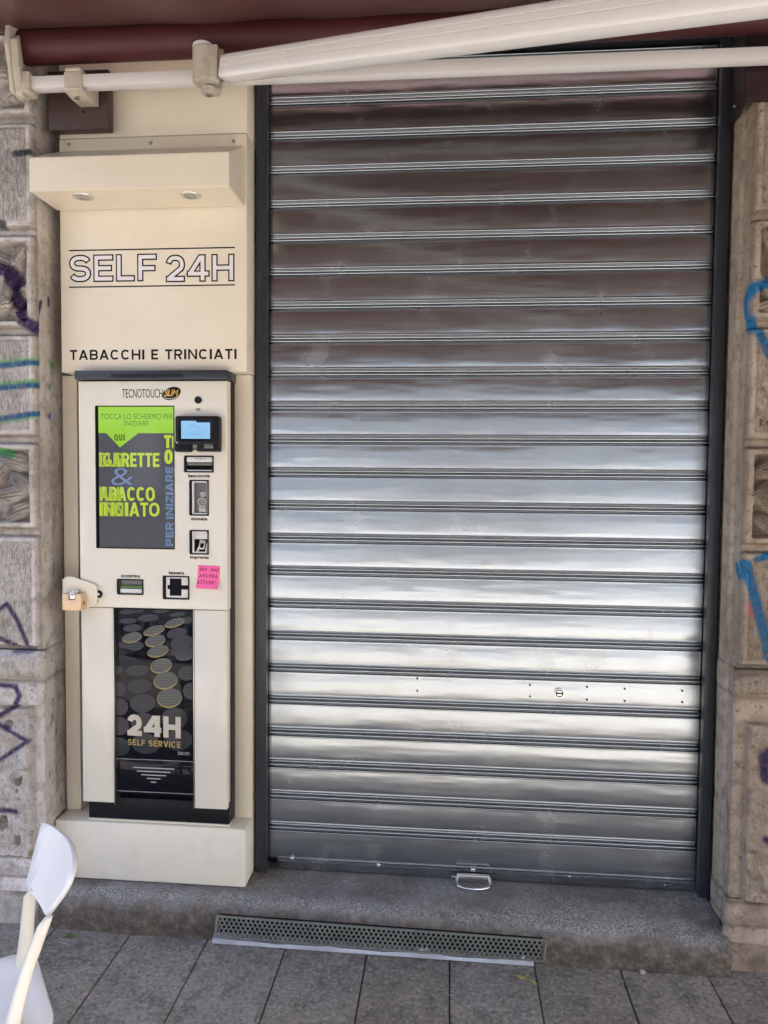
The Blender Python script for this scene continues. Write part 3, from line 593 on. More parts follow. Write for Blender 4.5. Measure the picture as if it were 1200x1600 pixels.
# ------------------------------------------------------------------ perforated vent grille and loose strip at the foot of the step
def grille():
    A, B, Cc, E_ = P(335, 1431, -.262), P(858, 1470, -.274), P(332, 1463, -.262), P(857, 1503, -.274)
    L = (B-A).length; Hh = ((A-Cc).length+(B-E_).length)/2; ux = (B-A).normalized(); uz = (A-Cc).normalized()
    g = empty('vent_grille', (Cc+E_)/2, 'long perforated zinc vent grille fixed to the front of the doorstep', 'grille')
    pitch = .0150; rows = 5; cols = int(L/pitch)-1; rz = Hh/(rows+.35); r = .0052; bm = bmesh.new(); o0 = Cc+ux*(L-cols*pitch)/2
    def pt(u, v, d): q = o0+ux*u+uz*v; return (q.x, q.y-d, q.z)
    for j in range(rows):
        for i in range(cols):
            cu = (i+.5+(.25 if j % 2 else -.25))*pitch; cv = (j+.5)*rz+.002; hx = pitch/2; n = 12; lo = []; hi = []; bk = []
            hexo = []
            for k in range(n):
                a = 2*PI*k/n; ca, sa = math.cos(a), math.sin(a); t = min(hx/abs(ca) if abs(ca) > 1e-6 else 9, rz/2/abs(sa) if abs(sa) > 1e-6 else 9); hexo.append((cu+ca*t, cv+sa*t))
                lo.append(bm.verts.new(pt(cu+ca*r, cv+sa*r, .0))); bk.append(bm.verts.new(pt(cu+ca*r, cv+sa*r, -.002)))
            hi = [bm.verts.new(pt(u, v, 0)) for u, v in hexo]
            for k in range(n):
                q = (k+1) % n; bm.faces.new((lo[k], hi[k], hi[q], lo[q])); bm.faces.new((bk[k], lo[k], lo[q], bk[q]))
    me = D.meshes.new('plate'); bm.to_mesh(me); bm.free(); link('plate', me, M_grimy_zinc, g)
    fr = MB(); 
    for (u0, u1, v0, v1) in ((-.006, cols*pitch+.006, -.001, .0018), (-.006, cols*pitch+.006, rows*rz+.0022, rows*rz+.006), (-.010, -.0035, -.001, rows*rz+.005), (cols*pitch+.0035, cols*pitch+.010, -.001, rows*rz+.005)):
        fr.sweep([[pt(u, v, d) for u, v in ((u0, v0), (u1, v0), (u1, v1), (u0, v1))] for d in (.0008, -.004)])
    fr.build('edge_frame', M_grimy_zinc, g)
    MB().sweep([[pt(u, v, d) for u, v in ((0, 0), (cols*pitch, 0), (cols*pitch, rows*rz), (0, rows*rz))] for d in (-.018, -.022)]).build('dark_hollow_sheet', M_gap, g)  # dark sheet added to stand in for the shade behind the holes
grille()
def strip():
    a0, a1, b0, b1 = P(330, 1468, -.300), P(834, 1497, -.306), P(331, 1472, -.31), P(834, 1510, -.318)
    g = empty('metal_strip', PZ(580, 1490, GZ), 'loose dull metal edging strip lying on the paving along the grille', 'metal strip')
    L0, L1 = PZ(331, 1474, GZ+.002), PZ(834, 1510, GZ+.002); ux = (L1-L0).normalized(); n = 24; w_ = (L1-L0).length
    secs = []
    for k in range(n+1):
        c = L0+ux*(w_*k/n); wob = .002*math.sin(k*.9)+.0015*math.sin(k*2.3); q = []
        for dy, dz in ((0, 0), (.004, .010+wob), (.018, .016+wob), (.026, .020+wob), (.027, .022+wob), (.018, .018+wob), (.003, .012+wob), (-.001, .002)): q.append((c.x, c.y+dy, c.z+dz))
        secs.append(q)
    MB().sweep(secs).build('strip', M_strip, g)
    e = L1; MB().cyl((e.x-.03, e.y+.014, e.z+.021), .006, .006, 'z', 14, .004).build('screw', M_chrome, g)
    rr = random.Random(5); bm = bmesh.new(); c = PZ(655, 1484, GZ+.022); G = [[bm.verts.new((c.x-.03+.06*i/5+rr.uniform(-.004, .004), c.y+.012-.024*j/3, c.z+.004+rr.uniform(-.002, .012))) for i in range(6)] for j in range(4)]
    for j in range(3):
        for i in range(5): bm.faces.new((G[j][i], G[j][i+1], G[j+1][i+1], G[j+1][i]))
    me = D.meshes.new('tape_scrap'); bm.to_mesh(me); bm.free(); t = link('tape_scrap', me, M_tape); tag(t, 'crumpled scrap of clear tape stuck on the metal strip', 'tape scrap')
    so_ = t.modifiers.new('solid', 'SOLIDIFY'); so_.thickness = .0008
strip()

# ------------------------------------------------------------------ roller shutter
PITCH = .11; Z0 = 2.5645                     # centre of the topmost visible groove
def shutter():
    root = empty('roller_shutter', (.70, 0, 0), 'galvanised metal roller shutter, fully lowered, with grooved slats', 'roller shutter')
    # one pitch of the profile, from the top edge of a groove downward: (drop, depth towards the street)
    one = []
    def arc(cd, co_, rd, ro, a0, a1, n):
        for k in range(n+1): t = math.radians(a0+(a1-a0)*k/n); one.append((cd+rd*math.cos(t), co_+ro*math.sin(t)))
    arc(.0, -.0045, .0036, .0038, 84, 0, 6); one.append((.0042, -.0090))
    arc(.0095, -.0100, .0046, .0050, 170, 10, 9); one.append((.0148, -.0130))
    for k in range(17):
        t = math.radians(176-172*k/16); one.append((.0200+.0046*math.copysign(abs(math.cos(t))**.75, math.cos(t)), -.0120+.0118*abs(math.sin(t))**.55))
    one.append((.0252, -.0150)); one.append((.0285, -.0150)); one.append((.0292, -.0100)); arc(.0325, -.0045, .0032, .0035, 178, 100, 5)
    flat_ = 20; prof = []
    for i in range(-1, 23):
        zt = Z0-PITCH*i+.0165
        prof += [(zt-d, -(o)) for d, o in one]
        a, b_ = .0335, PITCH-.0008 if i < 22 else PITCH+.016
        for k in range(flat_+1):
            t = k/flat_; u = 2*t-1; prof.append((zt-(a+(b_-a)*t), -.0013*(1-u*u)+.0013+.0010*max(0, u-.6)**2*3.2))
    prof = np.array(prof); ns = 64; X0, X1 = -.004, 1.424; xs = np.linspace(X0, X1, ns); m = len(prof)
    X, Zz = np.meshgrid(xs, prof[:, 0], indexing='ij'); wob = (fbm(X, Zz*2.2, 2.6, 2, 3)-.5)*.0036+(fbm(X, Zz*6, 9, 2, 4)-.5)*.0011
    co = np.stack([X, prof[:, 1][None, :]+wob, Zz], 2).reshape(-1, 3); i = np.arange((ns-1)*(m-1)); r_, c_ = i//(m-1), i % (m-1); a = r_*m+c_
    fa = np.stack([a, a+1, a+m+1, a+m], 1); me = D.meshes.new('slat_curtain'); me.from_pydata(co.tolist(), [], fa.tolist()); me.update()
    link('slat_curtain', me, M_shutter, root, 9)
    zb = prof[-1, 0]
    bb = MB(); bb.prism([(.006, zb+.003), (-.0035, zb+.003), (-.0075, zb+.0005), (-.0075, zb-.0015), (-.0050, zb-.0035), (-.0105, zb-.005), (-.0100, zb-.008), (-.0065, .004), (.006, .004)], .03, 1.418, 'x'); bb.build('bottom_bar', M_shutter, root)
    for px_, py_ in ((455, 1343), (591, 1353), (739, 1361), (890, 1372), (1039, 1384)):
        q = P(px_, py_, -.012); k = MB(); bm = bmesh.new(); bmesh.ops.create_uvsphere(bm, u_segments=14, v_segments=8, radius=.0075); k.add(bm, Matrix.Translation((q.x, -.004, q.z)) @ Matrix.Diagonal((1, .8, 1, 1))); k.build('bolt', M_chrome, root, 3)
    q0 = P(739, 1376, -.02); pl = MB(); pl.box(q0.x-.055, q0.x+.055, -.034, -.0205, .008, .030, .003); pl.box(q0.x-.072, q0.x+.062, -.0245, -.0206, .010, .018, .001); h = pl.build('handle_plate', M_chrome, root)
    hp = [(q0.x-.052, -.030, .024), (q0.x-.055, -.045, .012), (q0.x-.050, -.062, .007), (q0.x-.03, -.070, .005), (q0.x, -.073, .0045), (q0.x+.03, -.070, .005), (q0.x+.050, -.062, .007), (q0.x+.055, -.045, .012), (q0.x+.052, -.030, .024)]
    MB().tube(hp, .0042).build('pull_ring', M_chrome, h)
    lk = P(874, 1083, -.006); k = MB(); k.cyl((lk.x, -.004, lk.z), .0155, .010, 'y', 28, bev=.0015); lo = k.build('lock', M_chrome, root); k = MB(); k.ring((lk.x, lk.z), .0095, .0125, -.0099, -.0085); k.box(lk.x-.0105, lk.x+.0105, -.0105, -.0085, lk.z-.0021, lk.z+.0021); k.build('keyhole', M_gap, lo)
    for px_, py_ in ((652, 1060), (652, 1079), (828, 1070), (828, 1088), (917, 1073), (917, 1093), (976, 1076), (976, 1095), (1066, 1079), (1066, 1097)):
        q = P(px_, py_, 0); MB().cyl((q.x, -.0015, q.z), .0030, .004, 'y', 10).build('rivet', M_gap, root)
    # guide rails: U channels standing proud of the curtain
    xl = P(400, 760, -.036).x; zl = -.0
    g = MB(); g.box(xl, -.004, -.036, -.0325, 0, 2.70, .0008); g.box(-.008, -.0045, -.0322, -.008, 0, 2.70); g.box(xl+.0005, xl+.004, -.0322, .06, 0, 2.70); g.build('guide_rail', M_anth, root)
    xr1 = 1.446; xr0 = 1.414
    g = MB(); g.box(xr0, xr1, -.036, -.0325, -.012, 2.70, .0008); g.box(xr0+.0005, xr0+.004, -.0322, -.008, -.012, 2.70); g.box(xr1-.004, xr1-.0005, -.0322, .06, -.012, 2.70); g.build('guide_rail', M_anth, root)
    MB().box(-.03, 1.43, -.09, .10, 2.705, 2.79, .004).build('housing', M_anth, root)
shutter()

# ------------------------------------------------------------------ cream kiosk cladding
YP, YF, YL = -.115, -.057, -.133; KX0, KX1 = -.664, -.0485
def kiosk():
    root = empty('vending_kiosk', (-.37, -.06, 0), 'tall cream metal kiosk surround with black SELF 24H lettering, beside the shutter', 'kiosk')
    zs = P(230, 213, YP).z; zp = P(230, 582, YP).z
    MB().box(KX0+.001, KX1, YP, .09, zs+.0012, 2.745, .003).build('top_panel', M_cream, root)
    MB().box(KX0, KX1, YP-.0012, .09, zp+.0008, zs-.0012, .003).build('sign_panel', M_cream, root)
    xi0, xi1, zt = P(123, 900, YF).x, P(366, 900, YF).x, .195
    fr = MB(); fr.box(-.695, xi0, YF, .085, zt, zp-.001, .003); fr.box(xi1, KX1-.0005, YF, .085, zt, zp-.001, .003); fr.box(xi0-.001, xi1+.001, -.004, .085, zt, zp-.001, .001); fr.build('lower_frame', M_cream, root)
    MB().box(-.694, KX1, YL, .085, .001, .194, .0035).build('plinth', M_plinth, root)
    q = rect(135, 1275, 360, 1284, -.120)
    # canopy with two recessed spots
    cx0, cx1, cz0, cz1, cy = -.671, -.056, 2.191, 2.290, -.279
    c = MB(); b = bmesh.new(); sec = []
    for x in (cx0, cx1): sec.append([(x, cy, cz0), (x, cy, cz1), (x, YP-.004, 2.376), (x, YP-.004, cz0-.001)])
    c.sweep(sec); bmesh.ops.bevel(c.bm, geom=c.bm.edges[:], offset=.0025, segments=2, affect='EDGES'); can = c.build('canopy', M_cream, root)
    fz = P(235, 231, YP).z; fl = MB(); fl.box(-.660, -.054, YP-.0045, YP-.0014, 2.37, zs-.004, .001); fl.build('flange', M_cream, can)
    for px_, py_ in ((107, 225), (235, 223), (365, 220)):
        s_ = P(px_, py_, YP-.006); k = MB(); k.cyl((s_.x, YP-.0065, s_.z), .0062, .005, 'y', 14, .004); k.build('screw', M_steel_trim, can)
    for px_, py_ in ((130, 307), (298, 305)):
        s_ = PZ(px_, py_, cz0); k = MB(); b = bmesh.new(); n = 32; V = []
        for t in range(n):
            a = 2*PI*t/n; V.append([b.verts.new((s_.x+r*math.cos(a), s_.y+r*math.sin(a), z)) for r, z in ((.031, cz0-.0005), (.030, cz0-.003), (.022, cz0-.0035), (.019, cz0-.0006))])
        for t in range(n):
            A, B = V[t], V[(t+1) % n]
            for j in range(3): b.faces.new((A[j], A[j+1], B[j+1], B[j]))
        bmesh.ops.recalc_face_normals(b, faces=b.faces[:]); k.add(b); sp = k.build('spotlight', M_steel_trim, can)
        MB().cyl((s_.x, s_.y, cz0-.0012), .019, .001, 'z', 24).build('lens', M_silverbody, sp)
    sl_ = MB()
    for py_ in (263, 273):
        z = P(364, py_, -.2).z; sl_.box(cx1-.0005, cx1+.0006, -.255, -.215, z-.0022, z+.0022)
    sl_.build('side_slots', M_white, can)
    # lettering
    yt = YP-.0012
    for a, b_ in ((390.6, 387.8), (448, 446)):
        p0, p1 = P(107.8, a, yt), P(367, b_, yt); z = (p0.z+p1.z)/2; MB().box(p0.x, p1.x, yt-.0006, yt-.0001, z-.0020, z+.0020).build('rule_line', M_ink, root)
    for body, x0, x1 in (('SELF', 108.3, 245.4), ('24H', 259, 366.4)):
        r = rect(x0, 397.3, x1, 440.3, yt); ri = (r[0]+.0042, r[1]-.0042, r[2]+.0042, r[3]-.0042); capitals('sign_lettering', body, ri, yt-.0004, M_ink, root, .150, .165, .0044); capitals('sign_lettering_fill', body, ri, yt-.0009, M_pinkwhite, root, .150, .165)
    capitals('sign_lettering', 'TABACCHI E TRINCIATI', rect(109.3, 546.0, 369.8, 561.8, yt), yt-.0005, M_ink, root, .195, .15)
    return root
kiosk()

# ------------------------------------------------------------------ vending machine in the kiosk
YD = -.142
def socket(root, name, r, depth=.022, rim=.0042):
    """black rounded frame around a recess, returns the frame; r = outer rectangle"""
    o = rrect(r[0], r[1], r[2], r[3], .006); i = rrect(r[0]+rim, r[1]-rim, r[2]+rim, r[3]-rim, .004)
    return frame_bm(o, i, YD-.0025, YD+.004).build(name, M_black, root)
def machine():
    xr = -.106; xl = P(123.5, 760, YD).x; zt = P(240, 595, YD).z; zd = P(240, 951, YD).z; zb = .203
    root = empty('vending_machine', (-.34, -.1, zb), 'slim cream touch screen vending machine with black lower window, set in the kiosk', 'vending machine')
    bd = MB(); bd.box(xl+.010, xr+.001, -.100, -.0045, zb, zt+.006, .002); bd.box(xl+.012, xr+.0005, -.122, -.1005, zb, .275, .002); bd.build('body', M_black, root)
    ty = -.156; r = rect(116, 579.5, 348.5, 592.5, ty); tc = MB(); tc.box(r[0], xr+.006, ty, -.058, r[2], r[3]+.002, .002); cov = tc.build('top_cover', M_anth, root)
    vh = MB(); v = rect(174, 583.5, 287, 590.5, ty)
    for j in range(3):
        for i in range(44):
            x = v[0]+(v[1]-v[0])*(i+.5*(j % 2))/44; z = v[3]-(v[3]-v[2])*(j+.5)/3; vh.cyl((x, ty-.0002, z), .0019, .0012, 'y', 8)
    vh.build('vent_holes', M_gap, cov)
    vs = MB()
    for j in range(3):
        for i in range(4): vs.cyl((xr+.0062, -.150+.012*i+.004*(j % 2), r[2]+.007+.007*j), .0022, .001, 'x', 8)
    vs.build('vent_holes', M_gap, cov)
    # door: cream slab with real openings, made of bars round the cut-outs
    scr = rect(150, 634.4, 272.3, 857, YD)
    slots = {k: rect(*v_, YD) for k, v_ in {'ban': (287.8, 712, 334, 738.3), 'mon': (296, 749.8, 326.3, 805.8), 'imp': (296.3, 828.2, 326.3, 866.4), 'sco': (183, 904.6, 224.2, 929.2), 'tes': (254.5, 899.7, 296, 936.6)}.items()}
    holes = [scr]+list(slots.values())
    xs = sorted({xl, xr, *[h[0] for h in holes], *[h[1] for h in holes]}); zs = sorted({zd, zt, *[h[2] for h in holes], *[h[3] for h in holes]})
    b = bmesh.new(); vc = {}
    def vert(x, z, y):
        k = (round(x, 6), round(z, 6), y)
        if k not in vc: vc[k] = b.verts.new((x, y, z))
        return vc[k]
    for x0, x1 in zip(xs, xs[1:]):
        for z0, z1 in zip(zs, zs[1:]):
            cx, cz = (x0+x1)/2, (z0+z1)/2
            if any(h[0] < cx < h[1] and h[2] < cz < h[3] for h in holes): continue
            b.faces.new((vert(x0, z0, YD), vert(x1, z0, YD), vert(x1, z1, YD), vert(x0, z1, YD)))
    ex = bmesh.ops.extrude_face_region(b, geom=b.faces[:])
    for e in ex['geom']:
        if isinstance(e, bmesh.types.BMVert): e.co.y = -.1015
    bmesh.ops.recalc_face_normals(b, faces=b.faces[:])
    ed = [e for e in b.edges if all(abs(v.co.y-YD) < 1e-6 for v in e.verts) and len(e.link_faces) == 2 and e.calc_face_angle() > 1 and (all(abs(v.co.x-xr) < 1e-6 for v in e.verts) or all(abs(v.co.x-xl) < 1e-6 for v in e.verts) or all(abs(v.co.z-zt) < 1e-6 for v in e.verts) or all(abs(v.co.z-zd) < 1e-6 for v in e.verts))]
    bmesh.ops.bevel(b, geom=ed, offset=.004, segments=3, affect='EDGES', profile=.5)
    me = D.meshes.new('door'); b.to_mesh(me); b.free(); door = link('door', me, M_cream_gloss, root, .5)
    # brand plate
    yt = YD-.0006
    lettering('logo_lettering', 'TECNOTOUCH', rect(190.8, 607.8, 254, 621.4, YD), yt, M_ink, door, -.004, 1.0)
    o = rect(254.5, 604, 283.0, 624, YD); cx, cz = (o[0]+o[1])/2, (o[2]+o[3])/2; a, c_ = (o[1]-o[0])/2, (o[3]-o[2])/2*.86
    def oval(cx, cz, a, c_, ang, n=36): 
        ca, sa = math.cos(math.radians(ang)), math.sin(math.radians(ang)); return [(cx+a*math.cos(2*PI*k/n)*ca-c_*math.sin(2*PI*k/n)*sa, cz+a*math.cos(2*PI*k/n)*sa+c_*math.sin(2*PI*k/n)*ca) for k in range(n)]
    lg = MB().prism(oval(cx, cz+.001, a, c_, 14), yt, YD-.0001).build('logo_oval', M_ink, door)
    ar = MB()
    arc0 = oval(cx-.001, cz-.003, a*1.03, c_*1.08, 14, 60); arc1 = oval(cx+.0005, cz-.0002, a*1.03, c_*1.05, 14, 60); k0, k1 = 27, 55
    ar.prism([arc0[k % 60] for k in range(k0, k1+1)]+[arc1[k % 60] for k in range(k1, k0-1, -1)], yt, YD-.0001); ar.build('logo_swoosh', M_ink, door)
    lettering('logo_lettering', 'SLIM', rect(257.6, 608.3, 278.5, 619.2, YD), yt-.0005, M_gold_b, door, .03, .92, shear=.25, skew=.0015)
    s_ = P(309.7, 625, YD); MB().cyl((s_.x, YD-.0012, s_.z), .0118, .003, 'y', 28, bev=.0006).build('camera_lens', M_glassblack, door)
    wf = MB(); s_ = P(309.7, 644, YD)
    for r_, hw in ((.0045, 40), (.0080, 42), (.0115, 44)):
        pts_o = [(s_.x+(r_+.0009)*math.sin(math.radians(t)), s_.z+(r_+.0009)*math.cos(math.radians(t))) for t in range(-hw, hw+1, 8)]; pts_i = [(s_.x+(r_-.0009)*math.sin(math.radians(t)), s_.z+(r_-.0009)*math.cos(math.radians(t))) for t in range(hw, -hw-1, -8)]
        if r_ != .0045 or True: wf.prism(pts_o+pts_i, yt, YD-.0001)
    wf.build('wireless_symbol', M_ink, door)
    for body, rr in (('banconote', (294, 740.6, 327.6, 746)), ('monete', (299, 808.6, 323.8, 813.2)), ('impronta', (297, 868.4, 326.2, 874.6)), ('scontrino', (189.2, 897, 218.8, 902.4)), ('tessera', (263.3, 892.8, 287.8, 897.6)), ('pos', (300, 699.4, 311.5, 705))):
        lettering('slot_lettering', body, rect(*rr, YD), yt, M_ink, door, .030, 1.08)
    # screen
    fr = frame_bm(rrect(scr[0]-.0012, scr[1]+.0012, scr[2]-.0012, scr[3]+.0012, .003), rrect(scr[0]+.0018, scr[1]-.0018, scr[2]+.0018, scr[3]-.0018, .002), YD-.0008, YD+.012); sf = fr.build('screen_frame', M_black, root)
    ys = YD+.008; xa = scr[0]+.012*1.0
    MB().box(scr[0], scr[1], ys+.0012, ys+.004, scr[2], scr[3]).build('screen_edge', M_glassblack, sf)
    sx0 = P(154.5, 745, ys).x; sx1 = P(271.8, 745, ys).x; sz1 = P(212, 635.6, ys).z; sz0 = P(212, 855.5, ys).z
    sc = MB().box(sx0, sx1, ys, ys+.0010, sz0, sz1).build('screen', M_scr_grey, root)
    hz = P(212, 676.8, ys).z
    hd = MB(); hd.box(sx0, sx1, ys-.0005, ys-.0001, hz, sz1)
    t0, t1, tm = P(166, 676, ys), P(216, 676, ys), P(187.5, 699, ys); hd.prism([(t0.x, hz-.0002), (t1.x, hz-.0002), (tm.x, tm.z)], ys-.0005, ys-.0001); hd.build('screen_header', M_scr_green, sc)
    y2 = ys-.0008
    lettering('screen_lettering', 'TOCCA LO SCHERMO PER', rect(157.5, 646.6, 270.3, 655.0, ys), y2, M_scr_dark, sc, -.004, thick=.0002)
    lettering('screen_lettering', 'INIZIARE', rect(194.6, 657.6, 232.4, 665.2, ys), y2, M_scr_dark, sc, -.004, thick=.0002)
    capitals('screen_lettering', 'QUI', rect(178.2, 678.8, 195.4, 688.6, ys), y2, M_scr_dark, sc, .24, .10, 0, .75)
    for body, rr, gh in (('IGARETTE', (155, 707.4, 249.2, 729.4), 'GUR'), ('ABACCO', (155.6, 760.8, 242.2, 782.8), 'MAA'), ('INCIATO', (155.6, 785, 249.4, 806.6), 'TRIN')):
        capitals('screen_lettering', body, rect(*rr, ys), y2, M_scr_yell, sc, .19, .045, 0, .66)
        w_ = rr[2]-rr[0]; capitals('screen_lettering_ghost', gh, rect(rr[0], rr[1], rr[0]+w_*.40, rr[3], ys), y2-.0004, M_scr_amber, sc, .15, .045, 0, .66)
    lettering('screen_lettering', '&', rect(173.5, 731, 208.5, 758.5, ys), y2, M_scr_blue, sc, -.008, thick=.0002)
    capitals('screen_lettering', 'T', rect(256.5, 679.8, 268, 700, ys), y2, M_scr_yell, sc, .24); capitals('screen_lettering', 'O', rect(257, 702.3, 270, 725, ys), y2, M_scr_yell, sc, .23, 0, 0, .68)
    u0 = rect(268.9, 681, 271.4, 700, ys); MB().box(u0[0], u0[1], y2, y2+.0002, u0[2], u0[3]).build('screen_lettering', M_scr_yell, sc)
    capitals('screen_lettering', 'INIZIARE', rect(258.8, 729.5, 271.3, 811, ys), y2, M_scr_blue, sc, .24, .10, 0, 1.0, 1); capitals('screen_lettering', 'PER', rect(258.8, 816, 271.3, 853, ys), y2, M_scr_blue, sc, .24, .10, 0, 1.0, 1)
    # payment slots
    s = slots['ban']; f = socket(root, 'banknote_slot', s); q = MB(); i0, i1 = s[0]+.004, s[1]-.004; h_ = s[3]-s[2]
    q.box(i0+.004, i1, YD+.001, YD+.006, s[3]-.0045-.29*h_, s[3]-.0045, .001); q.box(i0+.004, i1, YD+.001, YD+.008, s[2]+.004, s[2]+.0085, .001); q.build('bezel', M_white, f)
    MB().box(i0+.004, i1, YD+.004, YD+.012, s[2]+.43*h_, s[2]+.62*h_, .001).build('guide', M_silverdark, f); MB().box(i0, i1, YD+.014, YD+.018, s[2]+.004, s[3]-.004).build('throat', M_gap, f)
    dt = MB()
    for k in range(5): dt.cyl((s[0]+(s[1]-s[0])*(.38+.083*k), YD+.0008, s[3]-.19*h_), .0018, .001, 'y', 8)
    dt.build('indicator_dots', M_ink, f)
    s = slots['mon']; f = socket(root, 'coin_slot', s); q = frame_bm(rrect(s[0]+.0085, s[1]-.0035, s[2]+.004, s[3]-.004, .003), rrect(s[0]+.0135, s[1]-.0065, s[2]+.0085, s[3]-.0085, .002), YD+.001, YD+.010); q.build('bezel', M_white, f)
    w_ = s[1]-s[0]; h_ = s[3]-s[2]; MB().box(s[0]+.003, s[1]-.003, YD+.0125, YD+.018, s[2]+.003, s[3]-.003).build('back_plate', M_silverdark, f)
    q = MB(); cx = s[0]+.62*w_; cz = s[2]+.38*h_; q.ring((cx, cz), .0095, .0145, YD+.006, YD+.012); q.ring((cx, cz), .003, .0065, YD+.007, YD+.012); q.box(cx-.012, cx+.012, YD+.008, YD+.012, s[2]+.012, cz-.012, .002); q.cyl((cx+.001, YD+.010, cz+.025), .014, .005, 'y', 24, .009); q.build('coin_entry', M_silverbody, f)
    s = slots['imp']; f = socket(root, 'fingerprint_reader', s); frame_bm(rrect(s[0]+.0085, s[1]-.0035, s[2]+.004, s[3]-.004, .003), rrect(s[0]+.0130, s[1]-.0055, s[2]+.0085, s[3]-.0085, .002), YD+.001, YD+.010).build('bezel', M_white, f)
    w_ = s[1]-s[0]; h_ = s[3]-s[2]; MB().box(s[0]+.003, s[1]-.003, YD+.0125, YD+.018, s[2]+.003, s[3]-.003).build('back_plate', M_gap, f)
    MB().box(s[0]+.013, s[1]-.006, YD+.008, YD+.0124, s[3]-.38*h_, s[3]-.008, .001).build('upper_plate', M_white, f)
    q = MB(); q.prism([(s[0]+.42*w_, s[2]+.2*h_), (s[0]+.72*w_, s[2]+.2*h_), (s[0]+.82*w_, s[2]+.56*h_), (s[0]+.50*w_, s[2]+.60*h_)], YD+.006, YD+.0124, 'y', .001); q.build('sensor_frame', M_silverbody, f)
    q = MB(); q.prism([(s[0]+.50*w_, s[2]+.27*h_), (s[0]+.67*w_, s[2]+.27*h_), (s[0]+.73*w_, s[2]+.44*h_), (s[0]+.54*w_, s[2]+.46*h_)], YD+.0055, YD+.007, 'y'); q.build('sensor', M_glassblack, f)
    q = MB(); q.prism([(s[0]+.28*w_, s[2]+.09*h_), (s[0]+.42*w_, s[2]+.09*h_), (s[0]+.44*w_, s[2]+.36*h_)], YD+.009, YD+.0124, 'y'); q.prism([(s[0]+.74*w_, s[2]+.09*h_), (s[0]+.86*w_, s[2]+.09*h_), (s[0]+.86*w_, s[2]+.5*h_)], YD+.009, YD+.0124, 'y'); q.build('side_plate', M_white, f)
    s = slots['sco']; f = socket(root, 'receipt_slot', s); w_ = s[1]-s[0]; h_ = s[3]-s[2]
    MB().box(s[0]+.003, s[1]-.003, YD+.0125, YD+.018, s[2]+.003, s[3]-.003).build('back_plate', M_silverdark, f); MB().box(s[0]+.009, s[1]-.004, YD+.003, YD+.0124, s[2]+.004, s[2]+.36*h_, .001).build('tray', M_white, f); MB().box(s[0]+.011, s[1]-.005, YD+.002, YD+.0124, s[2]+.40*h_, s[2]+.57*h_, .001).build('paper_guide', M_greenplastic, f)
    s = slots['tes']; f = socket(root, 'card_reader', s); w_ = s[1]-s[0]; h_ = s[3]-s[2]
    MB().box(s[0]+.009, s[1]-.004, YD+.003, YD+.016, s[2]+.004, s[3]-.004, .0015).build('bezel', M_white, f)
    q = MB(); q.box(s[0]+.25*w_, s[0]+.69*w_, YD+.0024, YD+.0032, s[2]+.15*h_, s[2]+.88*h_); q.box(s[0]+.17*w_, s[0]+.2495*w_, YD+.0024, YD+.0032, s[2]+.42*h_, s[2]+.60*h_); q.box(s[0]+.6905*w_, s[0]+.93*w_, YD+.0024, YD+.0032, s[2]+.42*h_, s[2]+.60*h_); q.build('card_slot', M_gap, f)
    # lock rosette and hasp plate
    s_ = P(151, 928, YD); k = MB(); k.cyl((s_.x, YD-.001, s_.z), .030, .004, 'y', 36, .027); ro = k.build('lock_rosette', M_cream, door); s_ = P(155.3, 928, YD); k = MB(); k.cyl((s_.x, YD-.004, s_.z), .0125, .006, 'y', 28, bev=.001); kk = k.build('lock_barrel', M_black, ro); k = MB(); k.cyl((s_.x, YD-.0073, s_.z), .0045, .002, 'y', 14); k.build('lock_core', M_chrome, kk)
    hp = [(P(a_, b_, YD-.008).x, P(a_, b_, YD-.008).z) for a_, b_ in ((98.5, 905), (104, 901.5), (112, 900.4), (148, 912.6), (151.2, 915.5), (152.4, 920), (152.4, 938), (151, 943), (147, 946), (137, 950), (126, 950), (98.5, 936))]
    k = MB(); k.prism(hp, YD-.012, YD-.0065, 'y', .001); k.build('hasp', M_cream, root)
    # lower part: two cream pillars, printed black window, flap
    for x0, x1, yb in ((P(128, 1100, YD).x, P(177.5, 1100, YD).x, 1254.7), (P(303.5, 1100, YD).x, xr-.0005, 1264.5)):
        z0 = P((178 if x0 < -.4 else 330), yb, YD).z; MB().box(x0, x1, YD+.0005, -.1015, z0, zd-.0015, .003).build('pillar', M_cream_gloss, root)
    tr = MB(); a1, a2 = P(178.2, 1100, YD).x, P(302.8, 1100, YD).x
    for x in (a1, a2): tr.box(x-.0013, x+.0013, YD-.001, -.105, .26, zd-.003, .0005)
    tr.build('steel_edging', M_steel_trim, root)
    yw = YD+.012; wx0, wx1 = P(179.6, 1100, yw).x, P(301.4, 1100, yw).x; wz0 = P(240, 1187.5, yw).z; fz0 = P(240, 1238, yw).z
    win = MB().box(wx0, wx1, yw, -.1015, wz0+.001, zd-.002, .001).build('window', M_glassblack, root)
    flp = MB().box(wx0, wx1, yw+.001, -.1015, fz0, wz0-.001, .001).build('flap', M_glassblack, root)
    ln = MB(); ln.box(wx0, wx1, yw-.0005, yw+.0005, wz0-.0007, wz0+.0007); ln.box(wx0, wx1, yw-.0005, yw+.0005, fz0-.0008, fz0+.0008); ln.build('edge_line', M_greyline, flp)
    ch = MB()
    for (a_, b_, c2, d2) in ((208, 1199, 272.4, 1201.7), (214, 1204.7, 265.7, 1207), (220.7, 1210.7, 259.3, 1212), (229.3, 1216, 250.7, 1217.3), (235.7, 1222, 244, 1222.3)):
        p0, p1 = P(a_, b_, yw), P(c2, d2, yw); z = (p0.z+p1.z)/2; ch.box(p0.x, p1.x, yw-.0004, yw+.0012, z-.0017, z+.0017)
    ch.build('chevron_print', M_greyline, flp)
